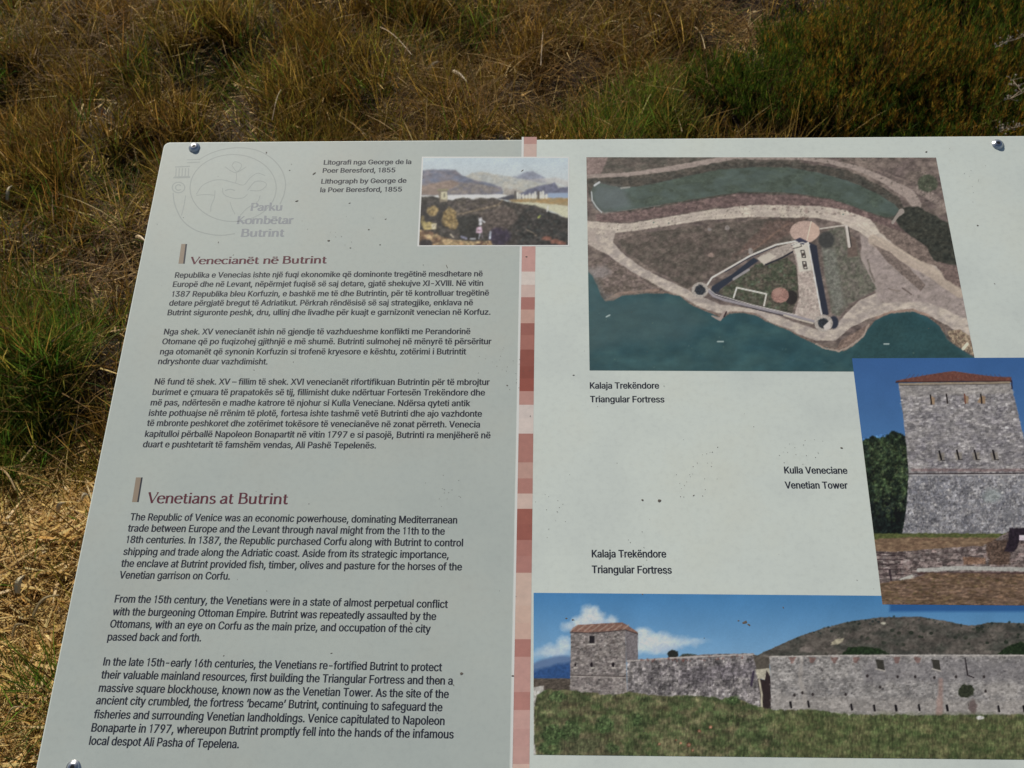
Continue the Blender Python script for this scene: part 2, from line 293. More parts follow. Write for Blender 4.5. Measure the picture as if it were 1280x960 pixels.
# ------------------------------------------------------------------ lettering
GLYPHS = {" ":[188,[]],"A":[480,[[25,-8,105,-8,124,35,217,300,267,460,282,487,195,487,210,460,253,323,356,35,376,-8,502,-8,466,66,325,448,295,517,182,517,152,448,14,66,-23,-8],[142,134,397,134,397,207,82,207,82,134]]],"B":[456,[[83,-8,262,-8,319,-1,387,26,411,47,429,71,440,97,446,136,441,175,431,200,411,227,385,248,356,263,325,270,342,270,342,260,329,260,389,291,415,322,425,358,423,403,410,438,386,469,351,493,319,506,269,516,32,517,32,-8],[152,79,152,222,140,222,268,221,293,211,311,193,324,164,328,129,319,97,302,77,258,66,140,65,152,65],[152,306,152,443,139,443,250,443,274,438,290,427,305,400,308,366,302,335,284,309,263,298,238,294,139,294,152,294]]],"C":[510,[[278,-15,359,0,427,37,455,64,477,95,506,169,387,169,355,102,333,81,302,66,248,63,206,78,184,96,160,128,142,171,134,210,131,270,136,312,146,349,165,389,191,419,222,439,258,447,288,446,321,435,348,415,369,385,387,340,506,340,472,423,448,453,419,478,386,498,339,515,299,522,249,523,198,516,150,499,108,472,73,438,45,397,25,348,15,294,13,234,21,177,37,127,63,83,96,46,136,18,182,-2,232,-13]]],"E":[419,[[99,-8,403,-8,403,65,152,65,152,220,383,220,383,294,152,294,152,443,400,443,400,517,32,517,32,-8]]],"F":[410,[[68,-8,152,-8,152,213,374,213,374,287,152,287,152,443,397,443,397,517,32,517,32,-8]]],"G":[520,[[285,-15,347,-5,390,11,438,44,467,75,488,112,501,154,506,264,255,264,255,191,415,191,442,199,437,208,388,212,383,162,372,127,349,93,325,75,278,62,223,70,192,89,166,119,146,159,136,196,131,239,134,299,146,349,165,390,191,419,213,435,247,446,282,446,316,437,343,417,364,389,388,340,508,340,473,421,449,450,413,481,339,514,298,522,247,523,196,516,149,499,107,472,72,438,44,397,25,348,15,294,13,234,20,178,37,127,62,83,95,47,135,18,181,-2,232,-13]]],"I":[183,[[29,-8,153,-8,153,521,29,521]]],"J":[396,[[204,-15,255,-5,300,17,336,50,357,93,364,145,364,517,244,517,244,135,237,99,220,71,199,60,178,59,159,64,145,75,128,115,125,181,6,181,12,93,25,63,44,38,70,17,115,-5,149,-13]]],"K":[467,[[140,156,232,254,238,267,225,268,242,267,278,299,482,513,352,517,324,494,77,219,77,154,92,136],[68,-8,152,-8,152,517,32,517,32,-8],[382,-8,486,-6,444,44,278,276,229,323,202,308,171,271,153,259,188,222,327,28,358,-8]]],"L":[393,[[98,-8,389,-8,389,65,152,65,152,517,32,517,32,-8]]],"M":[628,[[68,-8,149,-8,145,466,73,466,88,448,141,298,246,33,267,-8,361,-8,382,33,484,294,537,449,550,466,480,466,477,-8,595,-8,595,517,457,517,435,472,324,184,282,55,270,40,358,40,347,55,307,181,193,472,170,517,32,517,32,-8]]],"N":[523,[[68,-8,153,-8,152,302,145,463,64,459,89,438,170,300,340,32,372,-8,491,-8,491,517,371,517,372,151,381,44,455,48,435,65,381,164,185,472,151,517,32,517,32,-8]]],"O":[533,[[285,-15,336,-7,383,10,426,36,461,70,489,111,508,160,519,214,520,274,513,331,496,381,471,425,438,462,398,491,352,511,302,522,249,523,198,516,150,499,108,472,73,438,45,397,25,348,15,294,13,234,21,177,37,127,63,83,96,46,136,18,182,-2,232,-13],[257,62,231,67,199,83,160,128,136,196,131,270,146,350,178,406,223,439,276,447,303,442,335,426,373,381,398,313,402,238,388,159,356,102,311,70]]],"P":[445,[[68,-8,152,-8,152,444,138,444,249,443,284,431,301,412,312,387,317,348,313,315,295,274,263,254,82,251,82,177,251,178,295,183,346,200,386,227,414,262,433,313,435,371,424,414,401,452,357,489,321,505,266,516,32,517,32,-8]]],"Q":[533,[[234,140,372,-44,387,-56,505,-53,480,-29,342,155,326,167,208,165],[285,-15,336,-7,383,10,426,36,461,70,489,111,508,160,519,214,520,274,513,331,496,381,471,425,438,462,398,491,352,511,302,522,249,523,198,516,150,499,108,472,73,438,45,397,25,348,15,294,13,234,21,177,37,127,63,83,96,46,136,18,182,-2,232,-13],[257,62,231,67,199,83,160,128,136,196,131,270,146,350,178,406,223,439,276,447,303,442,335,426,373,381,398,313,402,238,388,159,356,102,311,70]]],"R":[449,[[68,-8,152,-8,152,444,138,444,249,443,289,429,305,410,314,385,318,352,313,315,297,284,264,266,69,263,69,189,251,190,295,194,345,210,386,234,415,267,431,307,437,364,428,408,402,455,367,484,322,505,267,516,32,517,32,-8],[362,-8,468,-7,436,33,343,204,319,237,190,236,221,196,313,25,337,-8]]],"S":[447,[[239,-17,323,-2,368,20,395,42,416,68,429,97,436,128,434,165,426,188,409,214,362,252,309,276,195,310,160,329,149,343,143,365,144,391,151,413,165,432,188,444,244,449,267,442,292,425,303,408,314,370,430,370,424,409,412,436,368,483,328,505,292,517,213,524,138,510,94,489,67,469,46,444,31,415,25,384,27,347,48,302,89,267,144,241,268,204,300,186,313,170,317,150,316,122,308,97,290,77,270,66,238,58,205,59,171,69,151,85,138,107,129,145,8,145,16,103,29,73,48,47,74,24,116,2,154,-10]]],"T":[449,[[52,443,172,443,165,443,165,-8,284,-8,284,443,277,443,444,443,444,517,4,517,4,443]]],"U":[517,[[275,-16,336,-7,400,21,449,65,474,109,485,173,485,517,365,517,362,146,349,111,328,84,299,66,259,60,219,66,189,84,168,111,155,146,152,517,32,517,33,160,48,98,86,46,141,8,196,-11]]],"V":[480,[[213,-8,297,-8,327,61,466,442,502,517,375,517,355,474,261,202,213,49,198,22,285,22,270,49,226,187,124,474,104,517,-23,517,14,442,154,61,185,-8]]],"W":[686,[[164,-8,252,-8,349,339,382,483,303,483,337,337,418,38,434,-8,551,-8,679,443,706,517,582,517,455,31,530,31,401,517,285,517,269,472,156,31,230,31,119,472,104,517,-20,517,7,443,134,-8]]],"X":[474,[[27,-8,106,-8,125,11,266,222,285,239,232,240,190,239,209,222,266,130,348,11,367,-8,494,-6,454,41,306,256,251,295,231,281,231,245,251,231,305,268,445,470,484,515,359,517,341,500,272,400,210,301,191,284,234,284,284,284,265,301,212,389,136,500,119,517,-9,515,30,470,171,266,225,228,245,242,245,278,225,292,170,254,20,40,-20,-6]]],"a":[389,[[169,-17,219,-9,267,15,295,44,249,45,249,-8,364,-8,364,251,358,300,342,331,314,359,273,380,231,390,159,390,91,371,47,341,4,286,116,264,144,303,171,319,214,320,238,302,250,240,126,220,71,203,29,176,12,153,5,132,3,98,8,71,36,27,58,10,92,-6,130,-15],[166,54,140,60,124,77,120,114,129,141,160,156,248,170,293,182,248,183,247,122,232,84,206,61]]],"b":[424,[[243,-16,294,-7,329,9,367,40,395,81,409,118,417,174,415,233,400,284,375,328,348,354,306,379,256,391,200,391,159,380,125,359,97,327,141,328,141,517,25,517,25,-8,140,-8,140,51,97,51,135,10,183,-12],[214,55,182,68,160,97,145,142,140,199,148,252,166,291,191,315,220,321,254,312,278,285,296,234,300,180,292,127,275,87,249,62]]],"c":[396,[[215,-16,276,-7,328,18,364,51,398,108,285,127,262,82,240,62,200,55,171,65,143,100,125,161,128,231,150,288,176,314,215,321,237,316,253,304,284,252,397,271,362,327,321,363,261,387,193,392,152,386,114,373,80,353,53,327,31,295,16,258,8,217,7,173,13,131,25,93,45,60,71,32,102,9,139,-7]]],"d":[424,[[205,-16,258,-7,299,18,328,51,285,51,285,-8,399,-8,399,517,283,517,283,328,328,326,300,359,258,383,206,393,156,389,108,373,67,346,43,318,19,272,8,218,8,159,19,105,42,59,66,31,107,3,156,-13],[198,55,166,68,143,99,128,144,124,199,132,251,149,290,175,315,205,321,238,312,262,286,280,236,284,179,276,126,258,86,233,62]]],"e":[404,[[223,-16,284,-6,334,17,367,46,400,97,288,115,264,76,241,59,199,55,165,69,138,103,124,158,125,233,142,283,176,316,198,321,224,320,247,307,264,284,289,190,328,197,363,223,305,229,47,229,47,161,399,161,397,231,390,265,374,303,352,334,324,358,258,387,214,393,177,391,136,383,100,366,69,344,44,315,25,281,12,243,8,158,16,118,31,81,70,31,102,9,140,-7]]],"f":[254,[[200,388,-21,388,-21,319,256,319,256,388],[88,-8,169,-8,171,440,177,459,186,465,246,457,276,526,199,538,139,532,89,507,68,484,58,464,53,432,53,-8]]],"g":[425,[[219,-159,279,-150,332,-130,373,-95,394,-56,400,-9,400,388,285,388,285,326,329,326,295,363,251,386,196,393,132,383,97,368,59,337,36,308,20,273,7,206,12,135,37,76,78,32,109,14,144,2,223,-2,283,17,308,36,328,61,284,60,279,-43,265,-68,241,-84,207,-89,173,-84,151,-71,126,-39,110,-30,13,-66,64,-116,99,-138,153,-155],[198,68,165,79,143,107,128,148,124,202,132,252,150,291,175,315,212,321,243,309,266,281,281,238,285,183,277,131,260,95,235,73]]],"h":[410,[[141,234,151,279,174,310,210,321,230,318,245,308,262,280,268,245,268,-8,385,-8,384,264,370,316,341,354,308,376,270,389,227,393,179,387,146,375,117,355,63,279,141,279,141,517,25,517,25,-8,141,-8]]],"i":[167,[[60,-8,141,-8,141,388,25,388,25,-8],[90,435,122,442,145,460,154,478,149,502,128,521,104,530,70,531,40,521,17,498,14,478,19,464,51,440]]],"j":[167,[[25,328,24,-47,13,-77,-38,-78,-38,-151,34,-149,86,-133,122,-101,139,-56,141,388,25,388],[90,435,122,442,145,460,153,478,148,502,127,521,103,530,70,531,40,521,16,498,14,478,19,464,51,440]]],"k":[381,[[137,138,188,185,188,191,178,191,196,191,226,216,393,384,273,388,121,239,109,220,119,220,82,220,82,146,95,126],[60,-8,141,-8,141,517,25,517,25,-8],[304,-8,408,-5,371,34,235,205,194,241,166,229,134,197,111,186,144,157,254,18,281,-8]]],"l":[167,[[25,-8,141,-8,141,529,25,529]]],"m":[610,[[60,-8,141,-8,144,264,152,289,164,307,181,318,199,322,215,320,231,309,246,273,247,-8,363,-8,365,268,382,307,398,318,418,322,439,318,455,306,467,271,468,-8,584,-8,584,266,577,307,565,333,541,360,501,383,456,394,402,392,362,379,328,359,301,331,276,286,355,286,328,344,306,367,278,384,244,393,204,394,161,384,122,361,97,333,71,287,140,287,139,388,25,388,25,-8]]],"n":[410,[[141,234,151,279,174,310,210,321,230,318,245,308,262,280,268,245,268,-8,385,-8,384,253,374,307,354,341,317,371,280,386,227,393,191,390,157,379,126,362,101,337,63,279,140,279,139,388,25,388,25,-8,141,-8]]],"o":[415,[[222,-16,263,-10,301,3,335,23,363,50,384,81,399,118,407,158,407,217,399,258,384,295,363,327,335,353,301,373,263,386,222,392,179,391,139,383,102,367,71,345,45,317,25,283,13,245,8,158,16,118,31,81,53,50,80,23,139,-7,179,-15],[200,55,171,65,143,100,127,152,125,206,134,255,154,294,181,317,215,321,244,311,273,276,288,231,291,178,281,120,262,82,234,59]]],"p":[424,[[60,-151,141,-151,141,50,97,51,121,22,160,-4,201,-15,256,-15,306,-2,339,16,367,40,395,81,409,118,416,159,416,218,409,259,395,296,375,328,348,354,317,373,256,391,182,388,130,363,97,327,140,327,140,388,25,388,25,-151],[214,55,182,68,160,97,145,142,140,199,148,252,166,291,191,315,220,321,254,312,278,285,296,234,300,180,292,127,275,87,249,62]]],"q":[424,[[399,-77,399,388,285,388,285,327,328,327,308,351,284,370,258,383,224,391,156,389,119,379,86,361,58,337,36,307,19,272,10,233,7,174,12,131,24,93,42,59,66,31,107,3,143,-10,195,-17,241,-12,272,0,304,22,328,51,283,50,283,-151,399,-151],[198,55,166,68,143,99,128,144,124,199,132,251,149,290,175,315,205,321,238,312,262,286,280,236,284,179,276,126,258,86,233,62]]],"r":[259,[[60,-8,141,-8,141,237,146,270,162,299,188,315,271,312,271,392,193,392,146,379,115,358,93,331,139,328,139,388,25,388,25,-8]]],"s":[365,[[194,-16,261,-5,322,29,353,72,358,98,357,127,340,162,298,196,147,244,137,269,141,303,164,321,195,324,219,316,250,267,359,284,325,339,288,369,238,388,176,393,113,382,55,349,25,307,20,282,21,253,38,217,81,183,228,137,240,111,235,77,210,58,168,55,136,71,114,116,2,101,30,45,69,11,121,-10]]],"t":[227,[[179,388,-21,388,-21,319,231,319,231,388],[37,424,37,93,46,49,73,15,116,-6,172,-12,245,-4,223,63,171,58,157,63,154,480,37,480]]],"u":[410,[[195,-13,230,-8,263,4,292,24,316,52,347,100,270,100,270,-8,385,-8,385,388,268,388,266,124,257,96,243,75,224,63,200,59,180,62,165,71,151,93,144,115,141,388,25,388,25,127,36,73,56,39,93,8,140,-9]]],"v":[389,[[170,-8,245,-8,270,44,379,329,412,388,285,388,269,354,195,149,160,31,147,12,242,12,230,31,200,132,120,354,104,388,-23,388,10,329,119,44,144,-8]]],"w":[567,[[145,-8,220,-8,280,189,316,329,326,346,241,346,252,328,336,19,348,-8,450,-8,557,329,582,388,459,388,448,361,357,33,436,33,349,361,338,388,231,388,220,361,131,33,209,33,119,361,108,388,-15,388,11,329,117,-8]]],"x":[379,[[30,-8,106,-8,122,6,224,172,243,188,177,190,134,188,153,172,257,6,272,-8,396,-6,362,32,250,192,200,222,181,208,181,174,201,161,249,190,357,348,390,385,267,388,253,375,156,216,137,199,203,197,246,199,227,216,129,375,115,388,-9,385,24,349,130,192,179,163,199,177,199,212,180,226,130,196,17,32,-17,-6]]],"y":[389,[[39,-147,92,-154,144,-146,182,-126,211,-96,230,-61,376,322,412,388,286,388,269,354,195,149,160,31,147,12,243,12,229,31,200,132,120,354,104,388,-23,388,10,329,135,-3,115,-58,102,-79,41,-76,15,-144]]],"z":[380,[[79,-8,366,-8,366,65,153,65,154,57,360,328,360,388,20,388,20,315,228,315,226,323,14,49,14,-8]]],"ë":[404,[[223,-16,284,-6,334,17,367,46,400,97,288,115,264,76,241,59,199,55,165,69,138,103,124,158,125,233,142,283,176,316,198,321,224,320,247,307,264,284,289,190,328,197,363,223,305,229,47,229,47,161,399,161,397,231,390,265,374,303,352,334,324,358,258,387,214,393,177,391,136,383,100,366,69,344,44,315,25,281,12,243,8,158,16,118,31,81,70,31,102,9,140,-7],[283,435,308,440,332,456,343,473,341,497,324,518,302,528,269,532,238,524,210,497,210,469,238,442],[139,435,164,440,189,456,199,473,197,497,180,518,158,528,125,532,94,524,67,497,67,469,94,442]]],"ç":[396,[[215,-16,276,-7,328,18,364,51,398,108,285,127,262,82,240,62,200,55,171,65,143,100,125,161,128,231,150,288,176,314,215,321,237,316,253,304,284,252,397,271,362,327,321,363,261,387,193,392,152,386,114,373,80,353,53,327,31,295,16,258,8,217,7,173,13,131,25,93,45,60,71,32,102,9,139,-7],[174,-151,232,-150,269,-143,300,-126,313,-107,315,-71,303,-47,277,-31,235,-22,252,-21,252,-26,252,25,168,25,150,-71,222,-73,216,-78,220,-97,142,-98,142,-151]]],"0":[453,[[243,-15,288,-7,328,10,362,36,390,69,410,111,424,159,431,214,431,294,424,349,410,398,389,439,362,473,328,499,301,511,258,522,211,523,166,516,126,499,91,473,64,439,43,398,29,349,22,294,22,214,29,159,43,111,63,69,91,35,125,10,152,-3,195,-13],[220,58,187,75,156,125,140,195,137,270,144,339,164,401,192,439,227,451,262,439,293,393,311,327,316,238,307,157,285,100,257,67]]],"1":[350,[[140,-8,236,-8,236,521,160,521,146,482,112,458,52,446,52,384,140,392]]],"2":[453,[[105,-8,417,-8,417,65,180,65,180,57,358,254,390,300,404,336,407,393,390,441,356,480,308,509,238,524,187,521,152,513,110,492,84,472,62,447,47,417,37,353,154,353,158,394,170,423,189,443,212,450,239,450,265,439,282,418,291,389,287,335,261,288,65,76,36,51,36,-8]]],"3":[453,[[232,-15,309,0,352,22,379,44,400,71,414,101,420,133,419,167,410,198,394,227,371,252,342,273,307,288,267,297,184,297,184,280,200,269,252,295,400,457,400,517,42,517,42,444,261,444,260,452,251,435,129,302,129,239,229,237,257,229,277,215,294,187,301,151,298,113,283,85,249,62,195,60,171,69,153,85,142,106,134,140,13,140,22,99,35,70,81,23,111,7,156,-9]]],"4":[453,[[86,97,441,97,441,171,136,171,136,163,309,462,350,516,231,517,197,469,12,161,12,97],[289,-8,370,-8,370,326,254,326,254,-8]]],"5":[453,[[235,-15,287,-6,322,8,362,35,386,62,409,103,417,138,418,182,408,226,388,265,365,291,337,313,296,332,249,341,206,341,161,330,123,312,165,310,175,444,394,444,394,517,71,517,37,245,137,237,192,265,241,265,265,251,286,223,299,184,299,147,292,114,278,87,258,68,233,59,202,61,174,76,158,98,147,139,30,139,37,100,60,55,108,14,172,-11]]],"6":[453,[[240,-15,290,-7,324,7,362,34,392,68,407,99,416,145,413,192,399,234,374,270,339,297,297,315,248,322,203,319,169,308,142,290,104,254,165,253,195,287,323,473,360,515,238,517,215,492,86,302,54,242,41,201,36,162,42,113,55,81,81,43,118,13,151,-3,187,-12],[221,57,192,67,171,90,157,124,153,166,160,204,177,234,201,252,232,257,260,247,282,225,296,192,300,150,292,111,275,81,252,62]]],"7":[453,[[105,-8,182,-8,218,52,418,447,418,517,35,517,35,444,296,444,296,452,101,60,56,-8]]],"8":[453,[[240,-15,317,-1,378,34,401,57,418,84,427,114,428,144,419,184,393,226,354,257,314,271,328,271,328,261,318,262,358,281,382,303,399,330,409,380,406,410,395,438,364,477,318,505,275,519,214,524,166,517,114,495,74,462,52,429,44,400,43,370,58,320,94,281,135,262,125,261,125,271,139,271,91,252,54,219,30,176,25,124,31,94,45,66,92,20,160,-8],[219,58,183,66,160,84,145,116,144,151,153,184,172,209,202,224,239,226,271,215,294,193,307,163,308,127,300,96,282,74,253,60],[221,298,194,305,175,323,164,349,161,381,166,411,180,434,201,448,232,451,259,444,278,427,289,402,291,370,285,339,271,316,250,302]]],"9":[453,[[213,524,163,515,129,502,90,475,61,440,45,410,36,364,39,316,53,274,79,239,114,212,156,194,205,187,249,189,283,201,310,218,348,255,287,256,257,221,129,36,93,-6,215,-8,238,16,366,207,398,267,412,308,416,347,410,395,398,428,371,466,335,495,302,511,265,521],[232,452,260,442,282,419,296,385,300,343,292,305,276,275,252,257,221,252,193,261,171,284,157,317,153,359,160,398,177,428,201,447]]],".":[188,[[102,-13,136,-4,160,16,168,36,163,62,142,83,117,93,81,94,55,86,34,71,25,57,25,25,55,-4]]],",":[188,[[43,-128,105,-128,157,45,173,79,44,79,5,-128]]],"-":[453,[[309,253,86,253,86,179,365,179,365,253]]],"–":[350,[[306,253,-28,253,-28,179,377,179,377,253]]],"‘":[177,[[60,310,144,310,183,517,83,517,32,344,15,310]]],"’":[177,[[57,310,119,310,171,483,187,517,58,517,19,310]]]}
TESS = {}
def glyph_mesh(ch):
    if ch not in TESS:
        loops = [[(L[i] / 1000, L[i + 1] / 1000) for i in range(0, len(L), 2)] for L in GLYPHS[ch][1]]
        # outlines run anticlockwise, holes clockwise; fill where the winding number is not zero
        pts = [Vector(p) for L in loops for p in L]; edges = []; k = 0
        for L in loops:
            edges += [(k + i, k + (i + 1) % len(L)) for i in range(len(L))]; k += len(L)
        out = delaunay_2d_cdt(pts, edges, [], 0, 1e-6)
        vs = [(p.x, p.y) for p in out[0]]; ts = []
        for f in out[2]:
            cx_ = sum(vs[i][0] for i in f) / len(f); cy_ = sum(vs[i][1] for i in f) / len(f); w = 0
            for L in loops:
                for i in range(len(L)):
                    (x1, y1), (x2, y2) = L[i - 1], L[i]
                    if (y1 > cy_) != (y2 > cy_) and cx_ < (x2 - x1) * (cy_ - y1) / (y2 - y1) + x1: w += 1 if y2 > y1 else -1
            if w: ts.append(tuple(f))
        TESS[ch] = (vs, ts)
    return TESS[ch]

def add_line(vs, fs, text, x0, y0, x1, y1, cap, z=0.00006):
    """one printed line between two picture positions on its baseline; cap = height of a capital in metres"""
    a, bb_ = P(x0, y0), P(x1, y1)
    d = bb_ - a; w = np.hypot(*d); ex = d / w; ey = np.array([ex[1], -ex[0]])
    pen = 0; xs = []
    for ch in text:
        g = GLYPHS[ch]; xs.append(pen); pen += g[0] / 1000
    first = min(p[0] for p in glyph_mesh(text[0])[0]); last = xs[-1] + max(p[0] for p in glyph_mesh(text[-1])[0])
    s = w / (last - first); sy = cap / 0.727
    for ch, px_ in zip(text, xs):
        if ch == ' ': continue
        gv, gt = glyph_mesh(ch); n = len(vs)
        for gx_, gy_ in gv:
            q = a + ex * ((px_ + gx_ - first) * s) + ey * (gy_ * sy)
            vs.append((q[0], -q[1], z))
        for tri in gt:
            p0, p1, p2 = (vs[n + i] for i in tri)
            cr = (p1[0] - p0[0]) * (p2[1] - p0[1]) - (p1[1] - p0[1]) * (p2[0] - p0[0])
            fs.append(tuple(n + i for i in (tri if cr > 0 else tri[::-1])))

m_ink = flat_mat('text_ink', ink((50, 54, 70)) * 0.5, 0.5, 0.3)
CAPB = 0.0105
PARAS = [
 ('paragraph', 'first Albanian paragraph', 0.0100, [
  ('Republika e Venecias ishte një fuqi ekonomike që dominonte tregëtinë mesdhetare në', 218.2, 347.2, 603.4, 345.4),
  ('Europë dhe në Levant, nëpërmjet fuqisë së saj detare, gjatë shekujve XI-XVIII. Në vitin', 215.6, 358.7, 604, 357.2),
  ('1387 Republika bleu Korfuzin, e bashkë me të dhe Butrintin, për të kontrolluar tregëtinë', 214.4, 370.9, 611.3, 369.4),
  ('detare përgjatë bregut të Adriatikut. Përkrah rëndësisë së saj strategjike, enklava në', 211, 382.1, 591.2, 381.6),
  ('Butrint siguronte peshk, dru, ullinj dhe livadhe për kuajt e garnizonit venecian në Korfuz.', 209, 394.1, 613.2, 393.4)]),
 ('paragraph', 'second Albanian paragraph', 0.0100, [
  ('Nga shek. XV venecianët ishin në gjendje të vazhdueshme konflikti me Perandorinë', 204.5, 418.1, 588, 417.7),
  ('Otomane që po fuqizohej gjithnjë e më shumë. Butrinti sulmohej në mënyrë të përsëritur', 202.2, 430.3, 614.3, 430.3),
  ('nga otomanët që synonin Korfuzin si trofenë kryesore e kështu, zotërimi i Butrintit', 199.6, 443, 582.8, 443),
  ('ndryshonte duar vazhdimisht.', 197.2, 455.2, 334.4, 455.6)]),
 ('paragraph', 'third Albanian paragraph', 0.0100, [
  ('Në fund të shek. XV – fillim të shek. XVI venecianët rifortifikuan Butrintin për të mbrojtur', 192.9, 480.6, 612.2, 481.3),
  ('burimet e çmuara të prapatokës së tij, fillimisht duke ndërtuar Fortesën Trekëndore dhe', 190.2, 493.7, 606.3, 494.4),
  ('më pas, ndërtesën e madhe katrore të njohur si Kulla Veneciane. Ndërsa qyteti antik', 187.8, 506.8, 588, 507.8),
  ('ishte pothuajse në rrënim të plotë, fortesa ishte tashmë vetë Butrinti dhe ajo vazhdonte', 185.4, 519.8, 602.5, 520.9),
  ('të mbronte peshkoret dhe zotërimet tokësore të venecianëve në zonat përreth. Venecia', 183.1, 532.5, 600, 534.4),
  ('kapitulloi përballë Napoleon Bonapartit në vitin 1797 e si pasojë, Butrinti ra menjëherë në', 180.7, 546, 613.2, 547.9),
  ('duart e pushtetarit të famshëm vendas, Ali Pashë Tepelenës.', 178.1, 559.1, 470, 560.6)]),
 ('paragraph', 'first English paragraph', CAPB, [
  ('The Republic of Venice was an economic powerhouse, dominating Mediterranean', 162.1, 650.4, 571.5, 654.4),
  ('trade between Europe and the Levant through naval might from the 11th to the', 159.1, 664.4, 556, 668.4),
  ('18th centuries. In 1387, the Republic purchased Corfu along with Butrint to control', 157.3, 678.7, 578.8, 683),
  ('shipping and trade along the Adriatic coast. Aside from its strategic importance,', 153.5, 693.7, 561, 697.9),
  ('the enclave at Butrint provided fish, timber, olives and pasture for the horses of the', 150.7, 708.5, 577.5, 713),
  ('Venetian garrison on Corfu.', 148.4, 723.1, 287.2, 724.6)]),
 ('paragraph', 'second English paragraph', CAPB, [
  ('From the 15th century, the Venetians were in a state of almost perpetual conflict', 142.8, 753, 559.8, 759.9),
  ('with the burgeoning Ottoman Empire. Butrint was repeatedly assaulted by the', 139.9, 769, 545.2, 775.1),
  ('Ottomans, with an eye on Corfu as the main prize, and occupation of the city', 136.9, 784.4, 538.5, 790.9),
  ('passed back and forth.', 133.8, 800.7, 251.3, 801.8)]),
 ('paragraph', 'third English paragraph', CAPB, [
  ('In the late 15th-early 16th centuries, the Venetians re-fortified Butrint to protect', 128.5, 831.8, 552.5, 839.1),
  ('their valuable mainland resources, first building the Triangular Fortress and then a', 125.7, 848.1, 565.8, 855.9),
  ('massive square blockhouse, known now as the Venetian Tower. As the site of the', 122.8, 864.7, 561, 872.6),
  ('ancient city crumbled, the fortress ‘became’ Butrint, continuing to safeguard the', 119.5, 880.2, 553, 889.1),
  ('fisheries and surrounding Venetian landholdings. Venice capitulated to Napoleon', 116.4, 897.7, 555.7, 906.3),
  ('Bonaparte in 1797, whereupon Butrint promptly fell into the hands of the infamous', 113.6, 914.5, 567.1, 923.1),
  ('local despot Ali Pasha of Tepelena.', 110.8, 930.9, 298.5, 935.3)]),
 ('caption', 'Albanian and English caption of the landscape picture', 0.0094, [
  ('Litografi nga George de la', 404.4, 205.9, 514.1, 205), ('Poer Beresford, 1855', 403.1, 216, 494.1, 215.4),
  ('Lithograph by George de', 401.3, 229.6, 508.1, 228.4), ('la Poer Beresford, 1855', 400, 240.3, 502.3, 239.4)]),
 ('caption', 'caption under the aerial picture', 0.0101, [
  ('Kalaja Trekëndore', 737.3, 485.7, 824.1, 485.7), ('Triangular Fortress', 737.5, 502.7, 830.7, 503)]),
 ('caption', 'caption above the wide wall picture', 0.0104, [
  ('Kalaja Trekëndore', 739.7, 696.6, 833, 696.8), ('Triangular Fortress', 739.7, 716.3, 840, 717)]),
 ('caption', 'caption beside the tower picture', 0.0101, [
  ('Kulla Veneciane', 980.5, 591.7, 1059.7, 592.2), ('Venetian Tower', 981.3, 610.5, 1060, 610.7)]),
]
for name, lab, cap, lines in PARAS:
    vs, fs = [], []
    for l in lines: add_line(vs, fs, *l, cap)
    tag(on_panel(name, vs, fs, m_ink), lab)

